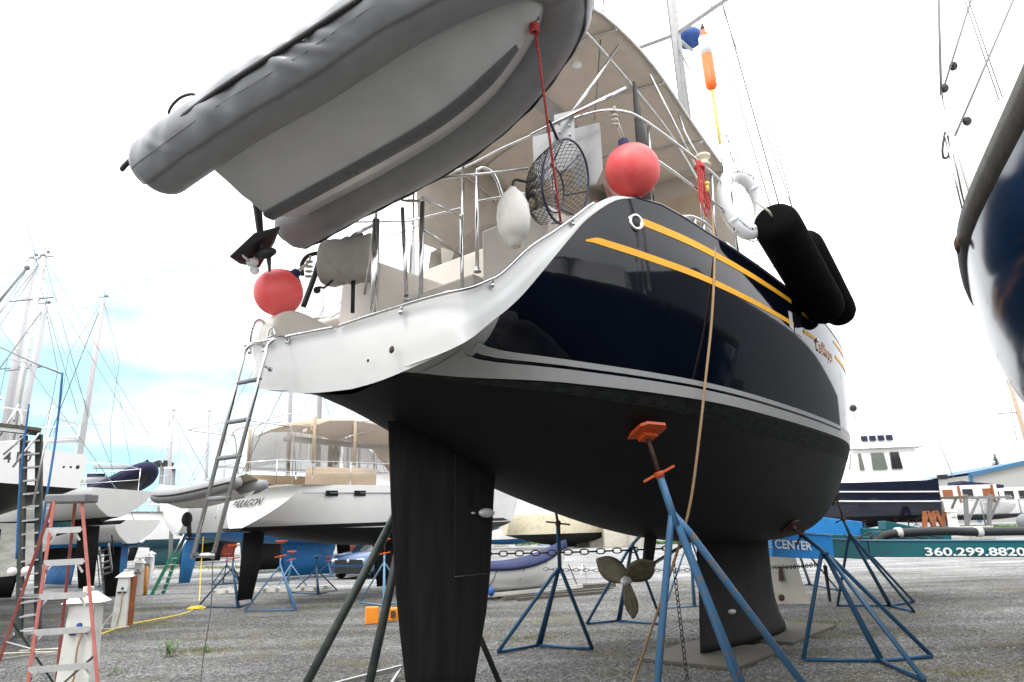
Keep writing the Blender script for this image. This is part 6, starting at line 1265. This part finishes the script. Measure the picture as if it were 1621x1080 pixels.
for pts, r_ in (([(4.6, -1.5, 5.6), (5.2, -1.5, 7.2), (8.0, -1.5, 7.3)], .03), ([(4.8, 0, 6.2), (7.6, 0, 7.1)], .02), ([(6.2, -1.5, 6.4), (6.0, -1.5, 7.25)], .03), ([(7.8, 0, 6.4), (8.0, 0, 8.8), (9.8, 0, 9.0)], .05), ([(7.2, 0, 6.4), (7.3, 0, 8.4)], .03), ([(2.4, -1.9, 5.5), (1.0, -1.9, 5.5), (.3, -1.9, 3.3)], .03), ([(0.6, -1.9, 5.5), (2.4, -1.9, 5.6)], .03)):
    q = MB(); q.tube([Qt(*p) for p in pts], r_, 6); q.build('rail', M['alu'], tt)
q = MB(); q.sphere(Qt(8.0, 0, 8.5), .25, 10, 8); q.build('searchlight', M['black'], tt)
q = MB(); q.box(Qt(.9, -1.2, 3.5), (.5, .4, .3)); q.build('deck_box', M['black'], tt, bevel=.03)
for i, px in enumerate((1462, 1476, 1490)):
    p = dp(px, 838, TY - 1 + i); p.z = gz_; q = MB(); q.bar(p, p + V(.3, 0, 1.35), .22, .22); q.bar(p + V(.8, 0, 0), p + V(.4, 0, 1.35), .22, .22); tag(q.build('timber_shore', M['wood2']), 'orange timber shore propping the trawler stern', 'timber prop', 'timber props under the trawler')
for px in (1370, 1420, 1452):
    p = dp(px, 838, TY + 1); mini_stand('dark stand under the navy trawler', p.x, p.y, .95, m='jbd', padm='rust', g=gz_, sp=.7)
# ================================================================== far right: siding building, fence, dock boats
t = thing('building', 'white metal sided building with blue trimmed gable roof far right', 'building', (83, 112, 0))
def bpt(px, py, y): return dp(px, py, y)
YB = 105; xl = bpt(1541, 780, YB).x; zt = bpt(1541, 752, YB).z; xr = xl + 24; xm = xl + 11; zr = bpt(1600, 733, YB).z + .3
mb = MB(); mb.prism([V(xl, YB, 0), V(xr, YB, 0), V(xr, YB, zt), V(xm, YB, zr), V(xl, YB, zt)], V(4, 26, 0)); mb.build('wall', M['wall'], t)
for a, b in ((V(xl - .2, YB - .3, zt), V(xm, YB - .3, zr + .2)), (V(xm, YB - .3, zr + .2), V(xr, YB - .3, zt))): q = MB(); q.bar(a, b, .5, .55); q.build('roof_trim', M['btrim'], t)
q = MB(); q.bar(V(xl - .05, YB - .1, 0), V(xl - .05, YB - .1, zt), .4, .4); q.build('corner_trim', M['btrim'], t)
mb = MB(); mb.add([V(xm, YB - .5, zr + .35), V(xr + .4, YB - .5, zt + .3), V(xr + 4.4, YB + 26, zt + .3), V(xm + 4, YB + 26, zr + .35)], [(0, 1, 2, 3)]); mb.add([V(xm, YB - .5, zr + .35), V(xl - .4, YB - .5, zt + .3), V(xl + 3.6, YB + 26, zt + .3), V(xm + 4, YB + 26, zr + .35)], [(0, 1, 2, 3)]); mb.build('roof', M['btrim'], t)
# conifer behind the roof
p = dp(1583, 760, 125); t = thing('conifer_tree', 'dark conifer top rising behind the blue trimmed roof', 'tree', (p.x, p.y, 0))
q = MB(); zt_ = dp(1583, 719, 125).z; q.tube([V(p.x, p.y, 0), V(p.x, p.y, zt_)], [.3, .05], 6); q.build('trunk', M['bark'], t)
q = MB()
for i in range(520):
    f = random.random() ** .7; z = zt_ - f * 7; rr_ = (.25 + f * 2.4) * random.uniform(.3, 1); a = random.uniform(0, 6.28); c = V(p.x + math.cos(a) * rr_, p.y + math.sin(a) * rr_, z - rr_ * .25); d = V(math.cos(a), math.sin(a), -.35) * .5; e = V(-math.sin(a), math.cos(a), .1) * .2
    q.add([c - d * .5 - e, c + d * .5, c - d * .5 + e], [(0, 1, 2)])
q.build('crown', M['dleaf'], t, weld=False)
# fence
t = thing('mesh_fence', 'grey wire mesh fence with posts along the grass bank at right', 'fence', (30, 50, .8))
fx = [V(27 + 2.6 * k, 49 - .05 * k, .8) for k in range(14)]
for p in fx: q = MB(); q.tube([p, p + V(0, 0, 2.0)], .05, 6); q.build('post', M['grey'], t)
q = MB()
for z in (.05, 1.0, 1.95): q.tube([fx[0] + V(0, 0, z), fx[-1] + V(0, 0, z)], .02, 4)
for i in range(170):
    a = fx[0].lerp(fx[-1], i / 170); b = fx[0].lerp(fx[-1], (i + 5) / 175); q.tube([a, b + V(0, 0, 1.95)], .006, 3, cap=False); q.tube([b, a + V(0, 0, 1.95)], .006, 3, cap=False)
q.build('wire_mesh', M['grey'], t, weld=False)
# timber frames and pilings beyond the fence
for k in range(12):
    x = 36 + 3.2 * k; y = 60 + (k * 7 % 5); q = MB(); q.bar(V(x, y, .8), V(x + .4 * (k % 3), y, 3.6), .28, .28); q.bar(V(x, y, 1), V(x + 1.6, y, 3.4), .15, .15); q.bar(V(x - 1, y, 3.3), V(x + 2.4, y, 3.3), .2, .2)
    tag(q.build('piling', M['grey' if k % 3 else 'wood']), 'weathered dock piling with brace beyond the mesh fence', 'piling', 'dock pilings beyond the fence')
for px, y, L_, lab, c in ((1530, 66, 15, 'white workboat with orange door frames behind the fence', 1), (1590, 74, 12, 'white cabin cruiser behind the fence at the far right', 0), (1500, 72, 9, 'white boat with navy awning just behind the trawler stern', 2)):
    p = dp(px, 830, y); tb, Qb, shb, pwb, Fb, Sb = yacht('motor_yacht', lab, 'motor yacht', (p.x + 4, p.y, .9), -88, L_, 4, 1.0, 1.0, 0, bot_m='bottom', cabin=False, keel=False, rud=False, zkd=.6, tuck=0, rake=.1)
    q = MB(); v = [Qb(s_, u_, z_) for z_ in (1.95, 3.6) for s_, u_ in ((1.5, -1.6), (L_ * .75, -1.6), (L_ * .75, 1.6), (1.5, 1.6))]; q.add(v, [(0, 1, 5, 4), (1, 2, 6, 5), (2, 3, 7, 6), (3, 0, 4, 7), (4, 5, 6, 7)]); q.build('cabin', M['white'], tb)
    for k in range(5): q = MB(); q.box(Qb(2.4 + k * L_ * .12, -1.66, 2.85), (.9, .08, .8)); q.build('window', M['glass' if k % 2 or not c == 1 else 'wood2'], tb)
    if c == 2: q = MB(); q.bar(Qb(-1, -1, 3.6), Qb(3, -1, 4.1), 2.5, .3); q.build('awning', M['navyf'], tb)
    if c == 1:
        for s_ in (2.0, 5.0, 8.6): q = MB(); q.bar(Qb(s_, -1.7, 2.0), Qb(s_, -1.7, 3.55), .25, .12); q.build('door_frame', M['wood2'], tb)
p = dp(1546, 837, 38); q = MB(); q.box((p.x, 38, .85 - .0), (1.5, .6, .7)); tag(q.build('concrete_block', M['conc'], bevel=.04), 'long concrete block on the ground in front of the mesh fence', 'concrete block')
q = MB(); q.sphere(dp(1625, 826, 32), .4, 16, 10, (1, 1, .9)); tag(q.build('buoy', M['grey']), 'grey round float at the far right edge behind the teal arm', 'float')
# ================================================================== middle distance under the hull
y_ = 66; p = dp(800, 845, y_)
tb, Qb, shb, pwb, Fb, Sb = yacht('motor_yacht', 'white cabin cruiser with blue boot seen far away between rudder and hull', 'motor yacht', (p.x - 4.5, p.y + 2, 0), 80, 9, 3.2, .9, 1.5, 0, bot_m='bpaint', cabin=False, keel=False, rud=False, zkd=.5, rake=.1, tuck=0)
q = MB(); v = [Qb(s_, u_, z_) for z_, k in ((2.4, 0), (4.2, .4)) for s_, u_ in ((1.0, -1.2), (6.0 - k * 2, -1.2), (6.0 - k * 2, 1.2), (1.0, 1.2))]; q.add(v, [(0, 1, 5, 4), (1, 2, 6, 5), (2, 3, 7, 6), (3, 0, 4, 7), (4, 5, 6, 7)]); q.build('cabin', M['white'], tb)
for s_ in (1.7, 3.2, 4.5): q = MB(); q.box(Qb(s_, 1.2, 3.5), (.9, .08, .6)); q.build('window', M['glass'], tb)
p = dp(845, 850, 62); yacht('fishing_boat', 'old cream hulled fishing boat with rust streaks and black bottom far behind', 'fishing boat', (p.x - 2.5, p.y, 0), 70, 11, 4, 1.3, 1.7, 0, top_m='cream', bot_m='bottom', cabin=False, keel_s=.5, rud=False, zkd=1.0, tuck=0)
p = dp(940, 850, 66); yacht('fishing_boat', 'boat with rusty red bottom far behind the propeller', 'fishing boat', (p.x - 1.0, p.y, 0), 65, 10, 3.6, 1.6, 1.6, 0, bot_m='red', cabin=True, rud=False, zkd=.9, tuck=0)
for i, (px, w_, h_, m_) in enumerate(((793, 1.6, 1.2, 'conc'), (925, 2.0, 1.9, 'conc'), (948, 1.8, 1.9, 'conc'), (977, 2.4, 2.2, 'cpad'), (1010, 1.5, 1.4, 'conc'))):
    p = gp(px, 866); q = MB(); q.box((p.x, p.y, h_ / 2 - .02), (w_, w_ * .8, h_)); tag(q.build('concrete_block', M[m_], bevel=.06), ('pale concrete block at the far edge, %s' % ('leftmost, beside the rudder', 'left one of the pair below the red bottom', 'right one of the pair below the red bottom', 'tall tan one above the propeller', 'small one right of the propeller')[i]), 'concrete block', 'concrete blocks at the far edge')
for i in range(7):
    p = gp(790 + 34 * i + (i * 13) % 9, 864); mini_stand('tiny boat stand at the far edge of the gravel', p.x, p.y, 1.6, m=('jbl', 'jg', 'jbl')[i % 3], padm='rust', sp=1.0, r=.05, rot=30 * i)
# grass at the far edge of the yard and weeds in the gravel
def tufts(nm, lab, spots, n, h, m, spread=.35, wd=.006):
    q = MB()
    for c in spots:
        for _ in range(n):
            a = random.uniform(0, 6.28); r_ = abs(random.gauss(0, spread)); b = V(c.x + math.cos(a) * r_, c.y + math.sin(a) * r_, c.z - .005); hh = h * random.uniform(.4, 1.1); ld = V(random.gauss(0, .4), random.gauss(0, .4), 0) * hh; sd_ = V(math.cos(a), math.sin(a), 0) * wd
            q.add([b - sd_, b + sd_, b + ld * .4 + V(0, 0, hh * .6) + sd_ * .7, b + ld + V(0, 0, hh), b + ld * .4 + V(0, 0, hh * .6) - sd_ * .7], [(0, 1, 2, 4), (4, 2, 3)])
    o = q.build(nm, M[m], weld=False, kind='stuff'); o['label'] = lab; o['category'] = 'grass'; return o
S = [gp(*p_) for p_ in ((820, 1012), (850, 1008), (1335, 1000), (1350, 985), (1290, 1010), (1370, 1005), (1140, 1060), (970, 1070), (1000, 1062), (1240, 1030), (1530, 1066), (1540, 1000), (1450, 940), (690, 985), (400, 970), (540, 950), (285, 1033), (310, 1030), (330, 1032), (500, 962), (470, 965), (440, 968), (520, 958), (560, 955), (255, 985), (205, 1000), (960, 1000), (1070, 1020), (1180, 1005), (1320, 990), (1300, 985), (1510, 1068), (870, 1010), (160, 1000), (240, 935), (280, 925), (1085, 985))]
tufts('weeds', 'low yellow green weeds scattered in the gravel', S, 150, .045, 'moss', .34, .004)
S2 = [V(gp(px, 905).x * 1.0, gp(px, 905).y + 4, 0) for px in range(190, 480, 9)]
tufts('grass', 'strip of rough grass along the boats on the left', S2, 60, .12, 'moss', 1.2, .02)
tufts('grass', 'green grass along the far edge of the yard and the fence', [V(gp(px, 862).x, gp(px, 862).y + random.uniform(0, 3), 0) for px in range(770, 1100, 6)] + [V(27 + .5 * k, 47 + random.uniform(-1.5, 2), .78) for k in range(70)], 70, .35, 'leaf', .8, .05)
def weed(lab, c, h, n):
    t = thing('weed', lab, 'plant', tuple(c), 'weeds in the gravel'); q = MB()
    for _ in range(n):
        a = random.uniform(0, 6.28); ln = V(math.cos(a) * .35, math.sin(a) * .35, 1).normalized(); hh = h * random.uniform(.6, 1); base = c + V(random.gauss(0, .05), random.gauss(0, .04), 0)
        q.tube([base, base + ln * hh], .003, 4)
        for k in range(9):
            p_ = base + ln * hh * (k + 2) / 10.5; b_ = random.uniform(0, 6.28); d = V(math.cos(b_), math.sin(b_), .5) * h * .2; e = d.cross(V(0, 0, 1)).normalized() * h * .05; q.add([p_, p_ + d * .5 + e, p_ + d, p_ + d * .5 - e], [(0, 1, 2, 3)])
    q.build('leaves', M['leaf'], t, weld=False)
weed('leafy green weed growing in the gravel at lower left', gp(268, 1040), .26, 12); weed('smaller weed tuft beside the leafy weed, nearer the hanging cable', gp(328, 1032), .12, 9); weed('small green weed at the foot of the pink step ladder', gp(182, 1070), .12, 8); weed('small dark weed beside the keel stand', gp(995, 1010), .1, 6)
# loose stones over the nearer gravel
q = MB(); oct_ = [V(1, 0, 0), V(-1, 0, 0), V(0, 1, 0), V(0, -1, 0), V(0, 0, 1), V(0, 0, -1)]; of = [(0, 2, 4), (2, 1, 4), (1, 3, 4), (3, 0, 4), (2, 0, 5), (1, 2, 5), (3, 1, 5), (0, 3, 5)]
for i in range(30000):
    d_ = 6.3 + 15 * random.random() ** 1.4; az_ = random.uniform(-.75, .72); x, y = math.sin(az_) * d_ * 1.08, math.cos(az_) * d_; r_ = random.uniform(.006, .019) * (1 + .02 * d_); k = random.uniform(.6, 1.4); a = random.uniform(0, 3.1); ca, sa = math.cos(a), math.sin(a)
    q.add([V(x + (v.x * k * ca - v.y * sa) * r_, y + (v.x * k * sa + v.y * ca) * r_, v.z * r_ * .6 + .003) for v in oct_], of)
M['stone'] = mat('loose_stone', (.25, .245, .23), .9, col2=(.06, .06, .058), vscale=1.0, thr=(.42, .58)); 
for n_ in M['stone'].node_tree.nodes:
    if n_.type == 'TEX_NOISE': n_.inputs['Scale'].default_value = 25
o = q.build('loose_stones', M['stone'], weld=False, kind='stuff'); o['label'] = 'loose grey stones scattered over the gravel'; o['category'] = 'gravel'
# ================================================================== boat shed beyond the right edge (seen mirrored in the navy hulls)
t = thing('boat_shed', 'dark grey metal boat shed standing to the right of the yard', 'building', (36, 9, 0))
mb = MB(); mb.prism([V(25, -9, 0), V(25, 31, 0), V(25, 31, 7.2), V(25, 11, 12), V(25, -9, 7.2)], V(22, 0, 0)); mb.build('wall', M['shed'], t)
mb = MB(); mb.box((24.95, 6, 3.2), (.12, 6, 6.4)); mb.build('sliding_door', M['grey'], t)
for y in (-5, 15): mb = MB(); mb.box((24.94, y, 4.2), (.12, 2.2, 1.6)); mb.build('window', M['glass'], t)
# glacial hills line / tree belt closing the horizon
